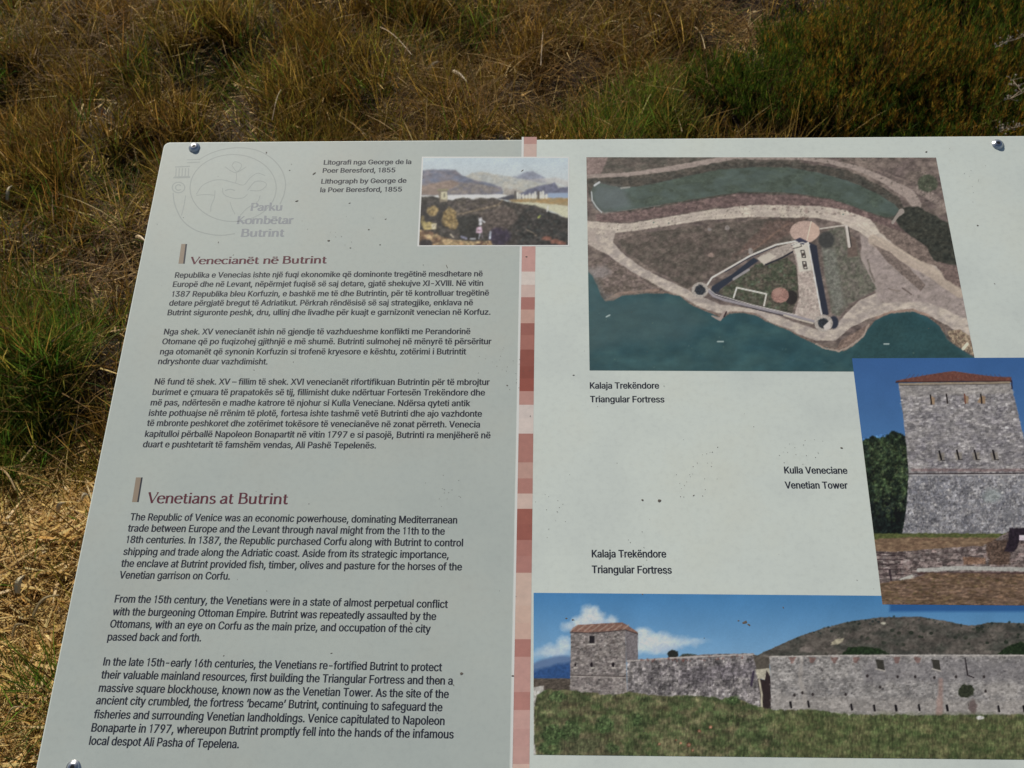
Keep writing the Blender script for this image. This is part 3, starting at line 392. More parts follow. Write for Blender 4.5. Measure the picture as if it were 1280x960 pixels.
# pen-drawn serif letters for the headings
NIB = {
 'V': (.50, [((.02, .7), (.26, 0), 'T'), ((.24, 0), (.50, .7), 't'), ((-.03, .69), (.10, .69), 's'), ((.42, .69), (.54, .69), 's')]),
 'B': (.56, [((.1, .7), (.1, 0), 'T'), ('c', (.08, .68), (.3, .68), (.41, .61), (.41, .46), (.3, .38), (.1, .38)), ('c', (.1, .38), (.33, .38), (.46, .29), (.46, .11), (.33, .02), (.08, .02)), ((.02, .69), (.14, .69), 's'), ((.02, .01), (.14, .01), 's')]),
 'P': (.52, [((.1, .7), (.1, 0), 'T'), ('c', (.08, .68), (.33, .68), (.45, .58), (.45, .43), (.33, .33), (.1, .33)), ((.02, .69), (.14, .69), 's'), ((.02, .01), (.19, .01), 's')]),
 'K': (.54, [((.1, .7), (.1, 0), 'T'), ((.12, .32), (.44, .7), 't'), ((.18, .38), (.5, 0), 'T'), ((.02, .69), (.18, .69), 's'), ((.02, .01), (.18, .01), 's')]),
 'e': (.45, [('c', (.05, .27), (.38, .29), (.37, .39), (.30, .46), (.21, .47), (.10, .42), (.05, .28), (.07, .12), (.17, .02), (.29, .01), (.39, .08))]),
 'n': (.50, [((.09, .48), (.09, 0), 'T'), ('c', (.09, .34), (.16, .44), (.26, .47), (.36, .42), (.385, .30), (.385, 0)), ((.01, .46), (.09, .47), 's'), ((.02, .01), (.16, .01), 's'), ((.31, .01), (.45, .01), 's')]),
 'm': (.76, [((.09, .48), (.09, 0), 'T'), ('c', (.09, .34), (.16, .44), (.25, .47), (.34, .42), (.36, .30), (.36, 0)), ('c', (.36, .34), (.43, .44), (.52, .47), (.61, .42), (.635, .30), (.635, 0)), ((.01, .46), (.09, .47), 's'), ((.02, .01), (.16, .01), 's'), ((.56, .01), (.70, .01), 's')]),
 'c': (.41, [('c', (.36, .40), (.29, .46), (.20, .47), (.09, .41), (.05, .25), (.08, .10), (.19, .01), (.30, .02), (.37, .08))]),
 'i': (.22, [((.10, .48), (.10, 0), 'T'), ((.02, .46), (.10, .47), 's'), ((.03, .01), (.17, .01), 's'), ((.10, .69), (.10, .60), 'D')]),
 'a': (.43, [('c', (.07, .39), (.14, .46), (.23, .47), (.31, .42), (.33, .33), (.33, .08), (.40, .01)), ('c', (.33, .29), (.18, .25), (.06, .18), (.06, .07), (.14, .01), (.24, .03), (.33, .12))]),
 't': (.31, [('c', (.13, .62), (.13, .30), (.13, .10), (.19, .01), (.30, .05)), ((.02, .455), (.28, .455), 's')]),
 'u': (.50, [('c', (.09, .48), (.09, .2), (.12, .05), (.21, .01), (.31, .04), (.38, .13)), ((.385, .48), (.385, 0), 'T'), ((.01, .465), (.09, .465), 's'), ((.31, .465), (.385, .465), 's')]),
 'r': (.33, [((.09, .48), (.09, 0), 'T'), ('c', (.09, .33), (.15, .43), (.23, .47), (.31, .45)), ((.01, .46), (.09, .47), 's'), ((.02, .01), (.17, .01), 's')]),
 's': (.36, [('c', (.30, .40), (.22, .47), (.12, .46), (.07, .38), (.10, .29), (.20, .24), (.30, .18), (.31, .08), (.23, .01), (.12, .01), (.05, .07))]),
 'o': (.47, [('c', (.23, .47), (.10, .41), (.05, .24), (.10, .06), (.23, .0), (.37, .06), (.42, .24), (.37, .41), (.23, .47))]),
 'b': (.48, [((.09, .74), (.09, 0), 'T'), ('c', (.09, .34), (.18, .45), (.29, .46), (.38, .39), (.41, .23), (.36, .07), (.24, .0), (.09, .06)), ((.01, .72), (.09, .73), 's')]),
 'k': (.46, [((.09, .74), (.09, 0), 'T'), ((.11, .20), (.36, .47), 't'), ((.17, .28), (.43, 0), 'T'), ((.01, .72), (.09, .73), 's'), ((.02, .01), (.16, .01), 's')]),
}
NIB['ë'] = (NIB['e'][0], NIB['e'][1] + [((.13, .67), (.13, .58), 'D'), ((.30, .67), (.30, .58), 'D')])
NIB[' '] = (.24, [])

def smooth_path(pts, n=5):
    pts = [np.array(p, float) for p in pts]; out = []
    ext = [2 * pts[0] - pts[1]] + pts + [2 * pts[-1] - pts[-2]]
    for i in range(1, len(ext) - 2):
        p0, p1, p2, p3 = ext[i - 1:i + 3]
        for k in range(n):
            s = k / n
            out.append(0.5 * ((2 * p1) + (-p0 + p2) * s + (2 * p0 - 5 * p1 + 4 * p2 - p3) * s * s + (-p0 + 3 * p1 - 3 * p2 + p3) * s ** 3))
    out.append(pts[-1]); return out

def ribbon(vs, fs, pts, widths, z):
    n = len(pts); base = len(vs)
    for i in range(n):
        d = np.asarray(pts[min(i + 1, n - 1)]) - np.asarray(pts[max(i - 1, 0)]); d = d / (np.hypot(*d) + 1e-9)
        nrm = np.array([-d[1], d[0]]) * widths[i] / 2
        p = np.asarray(pts[i]); vs.append((*(p + nrm), z)); vs.append((*(p - nrm), z))
    for i in range(n - 1):
        a = base + 2 * i; fs.append((a, a + 1, a + 3, a + 2))

def nib_text(vs, fs, text, x0, y0, x1, y1, cap, bold=1.0, z=0.00005):
    a, bb_ = P(x0, y0), P(x1, y1)
    d = bb_ - a; w = np.hypot(*d); ex = d / w; ey = np.array([ex[1], -ex[0]])
    tot = sum(NIB[c][0] for c in text) - 0.05; s = w / tot; sy = cap / 0.7
    T, tt = 0.098 * bold, 0.05 * bold; pen = 0; zz = z
    for ch in text:
        for stroke in NIB[ch][1]:
            if stroke[0] == 'c':
                pts = smooth_path(stroke[1:]); ws = []
                for i in range(len(pts)):
                    dd = pts[min(i + 1, len(pts) - 1)] - pts[max(i - 1, 0)]
                    ws.append(tt + (T - tt) * abs(dd[1]) / (np.hypot(*dd) + 1e-9))
            else:
                p, q, k = stroke; p, q = np.array(p), np.array(q)
                pts = [p + (q - p) * f for f in (0, .15, .5, .85, 1)]
                wd = {'T': T, 't': tt, 's': tt * .8, 'D': T * 1.05}[k]
                ws = [wd * f for f in ((1.2, 1.02, 1, 1.02, 1.2) if k in 'Tt' else (1, 1, 1, 1, 1))]
            m0 = len(vs); ribbon(vs, fs, pts, ws, 0)
            for i in range(m0, len(vs)):
                x, y, _ = vs[i]; qv = a + ex * ((pen + x - 0.02) * s) + ey * (y * sy)
                vs[i] = (qv[0], -qv[1], zz)
            zz += 0.0000012
        pen += NIB[ch][0]

m_head = flat_mat('heading_ink', ink((98, 44, 58)) * 0.75, 0.5, 0.3)
vs, fs = [], []; nib_text(vs, fs, 'Venecianët në Butrint', 238.5, 330.2, 407.6, 329, 0.0094, 1.3)
tag(on_panel('heading', vs, fs, m_head), 'Albanian heading in dark red')
vs, fs = [], []; nib_text(vs, fs, 'Venetians at Butrint', 184.6, 628.8, 359, 630, 0.0112, 1.2)
tag(on_panel('heading', vs, fs, m_head), 'English heading in dark red')
m_grey = flat_mat('pale_grey_ink', ink((137, 141, 145)), 0.5, 0.3)
vs, fs = [], []
nib_text(vs, fs, 'Parku', 313, 263.3, 352.5, 263, 0.0102, 1.5)
nib_text(vs, fs, 'Kombëtar', 296, 279.8, 366, 279.5, 0.0102, 1.5)
nib_text(vs, fs, 'Butrint', 301, 295.8, 354.5, 295.4, 0.0102, 1.5)
tag(on_panel('park_name', vs, fs, m_grey), 'faded grey park name')

# heading bars: a brown bar with a dark right edge
m_bar = flat_mat('bar_ink', ink((138, 124, 108))); m_bard = flat_mat('bar_dark_ink', ink((48, 50, 58)))
for q in ([(226.7, 305), (233.9, 305), (230.9, 329.6), (223, 329.6)], [(170, 596.8), (178.4, 596.8), (173.4, 627.6), (165, 627.6)]):
    (ax, ay), (bx, by), (cx_, cy_), (dx, dy) = q
    ob = quad_on('heading_bar', q, 0.00006, m_bar)
    quad_on('bar_edge', [(bx - 2.0, by), (bx, by), (cx_, cy_), (cx_ - 2.0, cy_)], 0.00009, m_bard, ob)

# faded round emblem
def Pn(x, y): u, v = P(x, y); return np.array([u, -v])
m_logo = flat_mat('faded_line_ink', ink((152, 158, 154)), 0.5, 0.3)
vs, fs = [], []; zz = [0.00005]
def logo(pts, w, smooth=True):
    pp = [np.array([200 + x / 6.4, 160 + y / 6.4]) for x, y in pts]
    if smooth: pp = smooth_path(pp, 6)
    pp = [Pn(*p) for p in pp]
    ribbon(vs, fs, pp, [w] * len(pp), zz[0]); zz[0] += 0.000001
def ring(cx_, cy_, rx, ry, a0, a1, w, n=48):
    logo([(cx_ + rx * math.cos(math.radians(a0 + (a1 - a0) * k / n)), cy_ - ry * math.sin(math.radians(a0 + (a1 - a0) * k / n))) for k in range(n + 1)], w, False)
ring(585, 480, 345, 268, 0, 360, 0.0012)
logo([(310, 255), (400, 205), (520, 168), (650, 158), (780, 180), (890, 240), (970, 330), (1003, 430), (995, 520), (960, 610)], 0.0013)
logo([(105, 520), (115, 600), (150, 690), (200, 760), (290, 820), (400, 850), (500, 858), (600, 845)], 0.0013)
logo([(205, 540), (192, 620), (172, 700)], 0.0010)
logo([(290, 530), (340, 460), (420, 422), (500, 415), (600, 440), (670, 455), (720, 400), (780, 362), (840, 380)], 0.0009)
logo([(290, 540), (360, 532), (440, 538)], 0.0009)
logo([(440, 500), (435, 560), (410, 620), (405, 670)], 0.0009)
logo([(500, 480), (510, 530), (580, 560), (660, 560), (700, 530)], 0.0009)
logo([(560, 590), (575, 640), (600, 690)], 0.0009)
logo([(700, 500), (760, 430), (830, 430), (850, 460), (800, 500), (720, 500)], 0.0009)
logo([(520, 310), (570, 345), (610, 355), (660, 330), (690, 310)], 0.0009)
logo([(575, 300), (600, 270), (650, 290), (640, 330), (610, 345), (575, 300)], 0.0009)
logo([(610, 355), (612, 400), (605, 440)], 0.0008)
logo([(800, 540), (780, 590), (700, 640), (640, 700)], 0.0009)
logo([(520, 500), (560, 490), (600, 500)], 0.0012)
ring(148, 476, 50, 42, 0, 360, 0.0013, 28); ring(148, 476, 24, 22, 40, 320, 0.0014, 18)
for xx in (130, 155, 180, 205, 230): logo([(xx, 322), (xx - 4, 385)], 0.0012, False)
logo([(120, 312), (240, 306)], 0.0014, False); logo([(105, 398), (240, 396)], 0.0014, False); logo([(112, 390), (240, 388)], 0.0008, False)
logo([(215, 255), (320, 250)], 0.0008, False); logo([(215, 278), (320, 272)], 0.0010, False)
tag(on_panel('emblem', vs, fs, m_logo), 'faded round emblem')

# screws: domed head with a hexagonal socket
m_steel = flat_mat('steel', (0.72, 0.72, 0.74), 0.3, 0.5, 1.0); m_dark = flat_mat('socket_black', (0.01, 0.01, 0.012), 0.6)
def make_screw(px, py, r=0.0053):
    u, v = P(px, py); n = 28
    prof = [(1.25, 0.0), (1.25, .08), (1.02, .12), (1.0, .2), (.94, .28), (.8, .4), (.62, .49), (.44, .52)]
    vs = [(u + r * a * math.cos(2 * math.pi * k / n), -v + r * a * math.sin(2 * math.pi * k / n), r * h + 0.0003) for a, h in prof for k in range(n)]
    fs = [(j * n + k, j * n + (k + 1) % n, (j + 1) * n + (k + 1) % n, (j + 1) * n + k) for j in range(len(prof) - 1) for k in range(n)]
    fs.append(tuple((len(prof) - 1) * n + k for k in range(n)))
    o = on_panel('screw', vs, fs, m_steel, None, True)
    hv = [(u + r * .42 * math.cos(math.pi * k / 3), -v + r * .42 * math.sin(math.pi * k / 3), r * .53 + 0.0003) for k in range(6)]
    hv += [(u + r * .36 * math.cos(math.pi * k / 3), -v + r * .36 * math.sin(math.pi * k / 3), r * .3) for k in range(6)]
    hf = [(k, (k + 1) % 6, 6 + (k + 1) % 6, 6 + k) for k in range(6)] + [tuple(range(6))]
    mesh_obj('hex_socket', hv, hf, m_dark, o)
for q in ((243, 184.5), (1247, 180.5), (92, 959.5)): make_screw(*q)

# droppings, grit and scratches stuck to the print
random.seed(4)
m_grit = flat_mat('grit', (0.16, 0.14, 0.12), 0.9, 0.1)
vs, fs = [], []
def speck(px, py, a, bsz, ang, h=0.00008):
    u, v = P(px, py); n = 7; base = len(vs)
    for k in range(n):
        q = 2 * math.pi * k / n; rr_ = random.uniform(.75, 1.2)
        x, y = a * rr_ * math.cos(q), bsz * rr_ * math.sin(q)
        vs.append((u + x * math.cos(ang) - y * math.sin(ang), -v + x * math.sin(ang) + y * math.cos(ang), 0.00012))
    vs.append((u, -v, 0.00012 + h)); fs.extend([(base + k, base + (k + 1) % n, base + n) for k in range(n)])
for q in ((333, 191, 1.7, 1, 1.9), (362, 213, 1.1, .8, 0), (393, 217, 3, 1.1, .8), (371, 251.5, 2.4, 1, .4), (461, 287, 1.3, 1, 0), (411, 301, 1.8, 1.3, 0),
          (437, 254, 1.6, .8, .3), (577, 842, 2, 1.5, 0), (273, 303, 1.5, .5, 1.5), (558.5, 333, 3.5, .45, -1.2), (803, 625, 1.6, 1.2, 0),
          (824, 626, 2.2, 1.6, .3), (653, 213.5, 2.6, .8, .8), (634, 482, 1.3, .9, 0), (717, 469, 1.4, .8, 0), (1052, 560, 1.8, 1.3, 0), (931, 778, 3, 1.6, .3),
          (936, 781, 2, 1.2, -.5), (923, 776, 1.2, .9, 0), (708, 773, 1.2, .9, 0), (716, 775, 1.2, 1, 0), (1222, 282, 1.2, 1, 0), (658, 321, 1.4, 1, 0),
          (1158, 190, 2, 1, .5), (475, 306, 1.2, .8, 0), (482, 274, 1.4, .8, .6), (641, 845, 1.4, .9, 0), (550, 852, 1.2, 2.2, 0), (438, 310, 1.2, .8, .2)):
    speck(q[0], q[1], q[2] * .00085, q[3] * .00085, q[4])
for k in range(110):
    s_ = random.choice((.25, .3, .35, .4, .5, .6)) * .001
    speck(random.uniform(120, 1270), random.uniform(185, 945), s_ * random.uniform(.8, 2), s_ * .8, random.uniform(0, 3))
for cx_, cy_, n in ((625, 460, 26), (1000, 560, 16), (870, 590, 22), (560, 620, 14), (690, 640, 14), (1215, 220, 10), (790, 690, 10), (420, 290, 10)):
    for k in range(n): speck(random.gauss(cx_, 16), random.gauss(cy_, 16), random.uniform(.25, .6) * .001, .0003, random.uniform(0, 3))
tag(on_panel('grit', vs, fs, m_grit), kind='stuff')

# ------------------------------------------------------------------ the four printed pictures
# Each is a flat sheet on the board; its print is held as colours on a fine grid of the sheet.
class Print:
    def __init__(s, quad, n, m, seed):
        u = np.linspace(0, 1, n)[None, :]; v = np.linspace(0, 1, m)[:, None]
        (a, b, c, d) = [np.array(q, float) for q in quad]
        s.X = a[0] * (1 - u) * (1 - v) + b[0] * u * (1 - v) + c[0] * u * v + d[0] * (1 - u) * v
        s.Y = a[1] * (1 - u) * (1 - v) + b[1] * u * (1 - v) + c[1] * u * v + d[1] * (1 - u) * v
        s.n, s.m = n, m; s.img = np.zeros((m, n, 3)) + 128.0; s.r = np.random.RandomState(seed); s.seed = seed
    def nz(s, sx_, sy_, k=0, octv=4): return vnoise(s.X / sx_ + 3.3 * k, s.Y / sy_ + 7.1 * k, s.seed + k, octv)
    def warp(s, wob, ws, k=5):
        if not wob: return s.X, s.Y
        return s.X + (s.nz(ws, ws, k, 3) - .5) * 2 * wob, s.Y + (s.nz(ws, ws, k + 1, 3) - .5) * 2 * wob
    def put(s, a, col, amp=0.0, tex=(4, 4), col2=None, k=9, octv=4):
        col = np.array(col, float)[None, None, :]
        if col2 is not None:
            w = np.clip((s.nz(tex[0], tex[1], k, octv) - .5) * 3 + .5, 0, 1)[..., None]
            col = col * (1 - w) + np.array(col2, float) * w
        if amp: col = col * (1 + amp * 2 * (s.nz(tex[0] * .6, tex[1] * .6, k + 2, octv)[..., None] - .5) * 1.6)
        s.img = s.img * (1 - a[..., None]) + col * a[..., None]
    def mask_poly(s, pts, soft=.8, wob=0, ws=8):
        X, Y = s.warp(wob, ws); pts = np.array(pts, float)
        x0, y0 = pts.min(0) - 4; x1, y1 = pts.max(0) + 4
        inside = np.zeros(X.shape, bool); d2 = np.full(X.shape, 1e9)
        for i in range(len(pts)):
            (ax, ay), (bx, by) = pts[i - 1], pts[i]
            cond = ((ay > Y) != (by > Y))
            if by != ay: inside ^= cond & (X < (bx - ax) * (Y - ay) / (by - ay) + ax)
            L = (bx - ax) ** 2 + (by - ay) ** 2 + 1e-9
            t_ = np.clip(((X - ax) * (bx - ax) + (Y - ay) * (by - ay)) / L, 0, 1)
            d2 = np.minimum(d2, (X - ax - t_ * (bx - ax)) ** 2 + (Y - ay - t_ * (by - ay)) ** 2)
        d = np.sqrt(d2); d = np.where(inside, d, -d)
        return np.clip(d / soft + .5, 0, 1)
    def poly(s, pts, col, soft=.8, wob=0, ws=8, alpha=1, **kw): s.put(s.mask_poly(pts, soft, wob, ws) * alpha, col, **kw)
    def line(s, pts, w, col, soft=.8, wob=0, ws=8, alpha=1, **kw):
        X, Y = s.warp(wob, ws); best = np.zeros(X.shape)
        ws_ = w if isinstance(w, (list, tuple)) else [w] * len(pts)
        for i in range(1, len(pts)):
            (ax, ay), (bx, by) = pts[i - 1], pts[i]; L = (bx - ax) ** 2 + (by - ay) ** 2 + 1e-9
            t_ = np.clip(((X - ax) * (bx - ax) + (Y - ay) * (by - ay)) / L, 0, 1)
            d = np.sqrt((X - ax - t_ * (bx - ax)) ** 2 + (Y - ay - t_ * (by - ay)) ** 2)
            best = np.maximum(best, np.clip(((ws_[i - 1] * (1 - t_) + ws_[i] * t_) / 2 - d) / soft + .5, 0, 1))
        s.put(best * alpha, col, **kw)
    def ell(s, cx_, cy_, rx, ry, col, soft=.8, wob=0, ws=6, alpha=1, **kw):
        X, Y = s.warp(wob, ws); d = 1 - np.sqrt(((X - cx_) / rx) ** 2 + ((Y - cy_) / ry) ** 2)
        s.put(np.clip(d * min(rx, ry) / soft + .5, 0, 1) * alpha, col, **kw)
    def stones(s, mask, ch, bw, amp, mortar=.8, tilt=0.0, k=60):
        """courses of irregular blocks, each with its own tone and a darker joint"""
        yy = (s.Y - tilt * (s.X - s.X.mean()) + (s.nz(9, 9, k, 2) - .5) * ch * 1.3) / ch; row = np.floor(yy).astype(int)
        L = np.random.RandomState(s.seed + k).rand(512); xx = s.X / bw * (.7 + .6 * L[row % 512]) + 37 * L[(row * 7 + 3) % 512] + (s.nz(4, 4, k + 1, 2) - .5) * .5
        col_ = np.floor(xx).astype(int); tone = L[(row * 31 + col_ * 17) % 512]
        fx, fy = xx - col_, yy - row
        j = np.clip(1 - np.minimum(np.minimum(fx, 1 - fx) * bw, np.minimum(fy, 1 - fy) * ch) / .55, 0, 1) * mortar * L[(row * 13 + col_ * 5) % 512]
        s.img *= 1 + (mask * ((tone - .5) * 2 * amp - j * amp * 1.6))[..., None]
    def streaks(s, mask, sx_, sy_, amp, k=70, octv=3):
        s.img *= 1 + (mask * (s.nz(sx_, sy_, k, octv) - .5) * 2 * amp)[..., None]
    def dots(s, n, pts, size, cols, alpha=.7, flat=1.0, size2=None):
        """n small blots inside a polygon"""
        pts = np.array(pts, float); x0, y0 = pts.min(0); x1, y1 = pts.max(0)
        dx = (s.X[0, -1] - s.X[0, 0]) / s.n; k = 0; tries = 0
        while k < n and tries < n * 6:
            tries += 1
            px_, py_ = s.r.uniform(x0, x1), s.r.uniform(y0, y1); c = False
            for i in range(len(pts)):
                (ax, ay), (bx, by) = pts[i - 1], pts[i]
                if (ay > py_) != (by > py_) and px_ < (bx - ax) * (py_ - ay) / (by - ay) + ax: c = not c
            if not c: continue
            k += 1
            v = (py_ - s.Y[0, s.n // 2]) / (s.Y[-1, s.n // 2] - s.Y[0, s.n // 2]); j = int(np.clip(v * (s.m - 1), 0, s.m - 1))
            i_ = int(np.clip((px_ - s.X[j, 0]) / (s.X[j, -1] - s.X[j, 0]) * (s.n - 1), 0, s.n - 1))
            r_ = s.r.uniform(size[0], size[1]); w = int(r_ / max(dx, .3) * max(1, flat)) + 3
            sl = (slice(max(0, j - w), j + w + 1), slice(max(0, i_ - w), i_ + w + 1))
            d = 1 - np.sqrt(((s.X[sl] - px_) / (r_ * flat)) ** 2 + ((s.Y[sl] - py_) / r_) ** 2)
            a = (np.clip(d * r_ / .7 + .5, 0, 1) * alpha * s.r.uniform(.5, 1))[..., None]
            col = np.array(cols[s.r.randint(len(cols))], float)
            s.img[sl] = s.img[sl] * (1 - a) + col * a
    def build(s, name, z, label, grain=.03, rough=.09, sat=.88, blur=0, con=1.0, gain=1.0):
        for _ in range(blur):
            p = np.pad(s.img, ((1, 1), (1, 1), (0, 0)), 'edge')
            s.img = (p[1:-1, 1:-1] * 4 + (p[:-2, 1:-1] + p[2:, 1:-1] + p[1:-1, :-2] + p[1:-1, 2:]) * 2 + p[:-2, :-2] + p[2:, 2:] + p[:-2, 2:] + p[2:, :-2]) / 16
        s.img *= 1 + grain * (s.r.rand(s.m, s.n, 1) - .5)
        w_ = 1 - np.clip((s.img[..., 2:] - s.img[..., :1]) / 50, 0, .9)
        s.img *= 1 + w_ * rough * 2 * (s.nz(2.2, 1.8, 50, 2)[..., None] - .5)
        s.img = np.clip(((s.img - 112) * con + 112) * gain, 14, 225)
        gray = s.img.mean(-1, keepdims=True); s.img = gray + (s.img - gray) * sat
        s.img *= 1 + .04 * (s.nz(30, 30, 40, 3)[..., None] - .5) * 2
        r_ = np.stack([(s.X - CX) / FPX, (s.Y - CY) / FPX, np.ones_like(s.X)], -1)
        X3 = r_ * (DIST / (r_ @ M[:, 2]))[..., None]
        V = np.stack([X3 @ M[:, 0] - UV0[0], -(X3 @ M[:, 1] - UV0[1]), np.full(s.X.shape, z)], -1).reshape(-1, 3)
        idx = np.arange(s.n * s.m).reshape(s.m, s.n)
        q = np.stack([idx[1:, :-1], idx[1:, 1:], idx[:-1, 1:], idx[:-1, :-1]], -1).reshape(-1, 4)
        me = np_mesh(name, V, q, np.zeros((0, 3), int), m_print, ink(np.clip(s.img, 0, 235)).reshape(-1, 3))
        o = link(bpy.data.objects.new(name, me), sign); o.matrix_local = TILT
        return tag(o, label)

m_print, t, b = nt('picture_print')
at_ = t.nodes.new('ShaderNodeAttribute'); at_.attribute_name = 'tint'
t.links.new(at_.outputs['Color'], b.inputs['Base Color'])
b.inputs['Roughness'].default_value = 0.45; b.inputs['Specular IOR Level'].default_value = 0.3

# aerial view of the triangular fortress
A = Print([(733, 196.5), (1170, 197), (1221.5, 465), (737, 463)], 480, 270, 3)
allq = np.ones_like(A.X)
A.put(allq, (96, 84, 80), .22, (14, 8), (110, 98, 90))
A.poly([(733, 196), (1000, 196), (1000, 206), (733, 225)], (92, 84, 76), 2, 1.5, 6, .8, amp=.2, tex=(9, 4), col2=(74, 72, 64))
A.poly([(733, 196), (760, 196), (748, 226), (733, 232)], (128, 110, 104), 2, 1, 8, amp=.1)
A.poly([(733, 222), (842, 213), (900, 203), (985, 202), (1050, 210), (1090, 226), (1122, 246), (1132, 262), (1120, 276), (1090, 270), (1060, 256), (985, 243), (900, 247), (780, 268), (745, 262), (736, 246)], (66, 64, 58), 2, 2, 7, amp=.2, tex=(6, 4), col2=(80, 74, 66))
A.poly([(738.5, 247), (739, 238), (744, 229), (752, 229), (775, 235), (800, 233), (830, 227), (870, 218), (900, 212), (940, 209), (985, 209), (1020, 215), (1050, 223), (1075, 232), (1100, 244), (1118, 255), (1124, 262), (1118, 270), (1108, 272), (1082, 264), (1041, 249), (1000, 242), (960, 240), (925, 240), (890, 245), (850, 252), (810, 259), (780, 263), (755, 265.5), (744, 258)], (76, 88, 82), 1.6, 1, 10, amp=.07, tex=(16, 9), col2=(70, 80, 70), octv=3)
A.poly([(740, 245), (745, 230), (780, 236), (790, 258), (755, 265), (744, 258)], (94, 102, 104), 9, 1, 9, .7)
A.line([(739, 240), (740, 250), (745, 258), (752, 265.5)], 1.4, (165, 168, 168), .8, .5)
A.line([(743, 232), (749, 228)], 2.5, (170, 172, 172), 1, .5); A.line([(776, 235), (787, 234)], 2, (130, 130, 124), 1, .8)
A.line([(755, 266), (780, 263), (825, 257)], 1, (110, 112, 108), 1, .5, alpha=.6)
A.poly([(745, 268), (800, 263), (860, 253), (925, 242), (1000, 244), (1050, 252), (1085, 266), (1120, 277), (1140, 296), (1120, 296), (1085, 274), (1030, 260), (960, 257), (900, 259), (840, 269), (790, 277), (745, 277)], (96, 78, 76), 2.2, 1.5, 6, .85, amp=.22, tex=(6, 4), col2=(112, 92, 88))
A.line([(733, 221), (786, 218), (842, 210.5), (899, 199.5), (917, 197), (1001, 198), (1037, 202), (1074, 211), (1106, 225.5), (1137, 243), (1146, 256)], [5, 5, 7, 6, 4, 4, 5, 6, 8, 14, 12], (142, 128, 120), 1.6, 1, 7, amp=.1, tex=(7, 4))
A.line([(1145, 236), (1165, 246), (1185, 262)], [8, 10, 9], (132, 118, 110), 2, 2, 6, .8, amp=.2)
A.line([(1060, 201), (1100, 214), (1138, 228)], 2, (128, 112, 104), 1.5, 1, 7, .6)
A.ell(1160, 229, 13, 11, (70, 74, 60), 2, 2, 6, amp=.2, tex=(4, 4))
A.poly([(1119, 272), (1126, 262), (1133, 259), (1149, 258), (1163, 267), (1185, 278), (1197, 331), (1178, 333), (1163, 322), (1155, 306), (1139, 297), (1125, 284)], (60, 60, 52), 2, 1.5, 7, amp=.22, tex=(5, 4), col2=(50, 52, 46))
A.line([(1127, 264), (1122, 270), (1116, 278)], [7, 4, 4], (142, 132, 124), 1.2, .6)
A.line([(733, 285), (749, 285.6), (786, 284.5), (833, 277), (880, 269.5), (936, 264), (960, 263.8), (1021, 265), (1051, 270), (1082, 283), (1102, 303), (1133, 322), (1163, 339), (1200, 366), (1212, 385)], [18, 16, 10, 11, 12, 15, 15, 15, 17, 20, 24, 22, 18, 18, 18], (182, 171, 156), 1.4, .9, 6, amp=.07, tex=(8, 5), col2=(168, 156, 145))
A.poly([(735, 284), (770, 289), (766, 303), (795, 336), (735, 306)], (160, 148, 138), 1.5, .8, 6, amp=.08)
A.poly([(733, 290), (760, 290), (764, 303), (775, 318), (755, 310), (735, 298)], (158, 145, 136), 1.5)
A.line([(752, 296), (768, 317), (796, 337), (814, 349), (842, 362), (871, 376), (899, 386), (936, 390), (970, 400), (985, 407), (1021, 419), (1041, 419), (1057, 404), (1082, 386), (1102, 379), (1133, 375), (1163, 382), (1193, 398), (1212, 415)], [16, 13, 12, 14, 15, 14, 11, 10, 12, 14, 13, 14, 16, 26, 28, 24, 24, 24, 22], (174, 162, 149), 1.4, .9, 6, amp=.08, tex=(8, 5), col2=(150, 139, 132))
A.poly([(1075, 292), (1110, 308), (1140, 325), (1185, 352), (1212, 378), (1212, 400), (1160, 378), (1100, 378), (1088, 352), (1078, 330)], (148, 135, 130), 2.5, 1.5, 8, amp=.1, tex=(7, 5), col2=(138, 126, 120))
A.line([(1092, 300), (1133, 322), (1163, 339), (1200, 366)], [14, 16, 14, 13], (166, 150, 134), 2.2, 1, 7, .8, amp=.07)
A.poly([(1091, 305), (1112, 315), (1137, 335), (1157, 356), (1151, 364), (1130, 346), (1108, 326)], (112, 99, 92), 1.4, 1, 6, amp=.15)
A.line([(1128, 360), (1139, 368)], 2, (106, 94, 88), 1, 1); A.line([(1111, 361), (1124, 364)], 1.4, (116, 104, 96), 1, 1)
A.line([(1078, 313), (1080, 332), (1090, 350), (1096, 362)], [3, 7, 6, 4], (146, 134, 128), 1.5, 1, alpha=.8)
A.line([(1085, 325), (1088, 340), (1093, 352)], 2.5, (104, 96, 88), 1.2, .8, alpha=.8)
A.poly([(1165, 326), (1200, 333), (1205, 362), (1182, 350)], (108, 92, 86), 2, 1.5, amp=.15)
A.poly([(1130, 290), (1158, 308), (1168, 326), (1190, 340), (1150, 326), (1120, 308), (1100, 290), (1090, 276)], (110, 96, 88), 2, 1.5, amp=.18, tex=(5, 4))
A.poly([(740, 325), (758, 322), (790, 340), (838, 366), (800, 369), (762, 378), (745, 352), (738, 345)], (92, 82, 74), 2, 1.5, amp=.2, tex=(6, 4), col2=(112, 98, 92))
A.ell(750, 340, 14, 8, (132, 124, 122), 5, 3, 6, .7, amp=.15)
A.line([(757, 377), (772, 369), (800, 366), (822, 362)], [5, 6, 5, 3], (134, 112, 100), 1.6, 1.2)
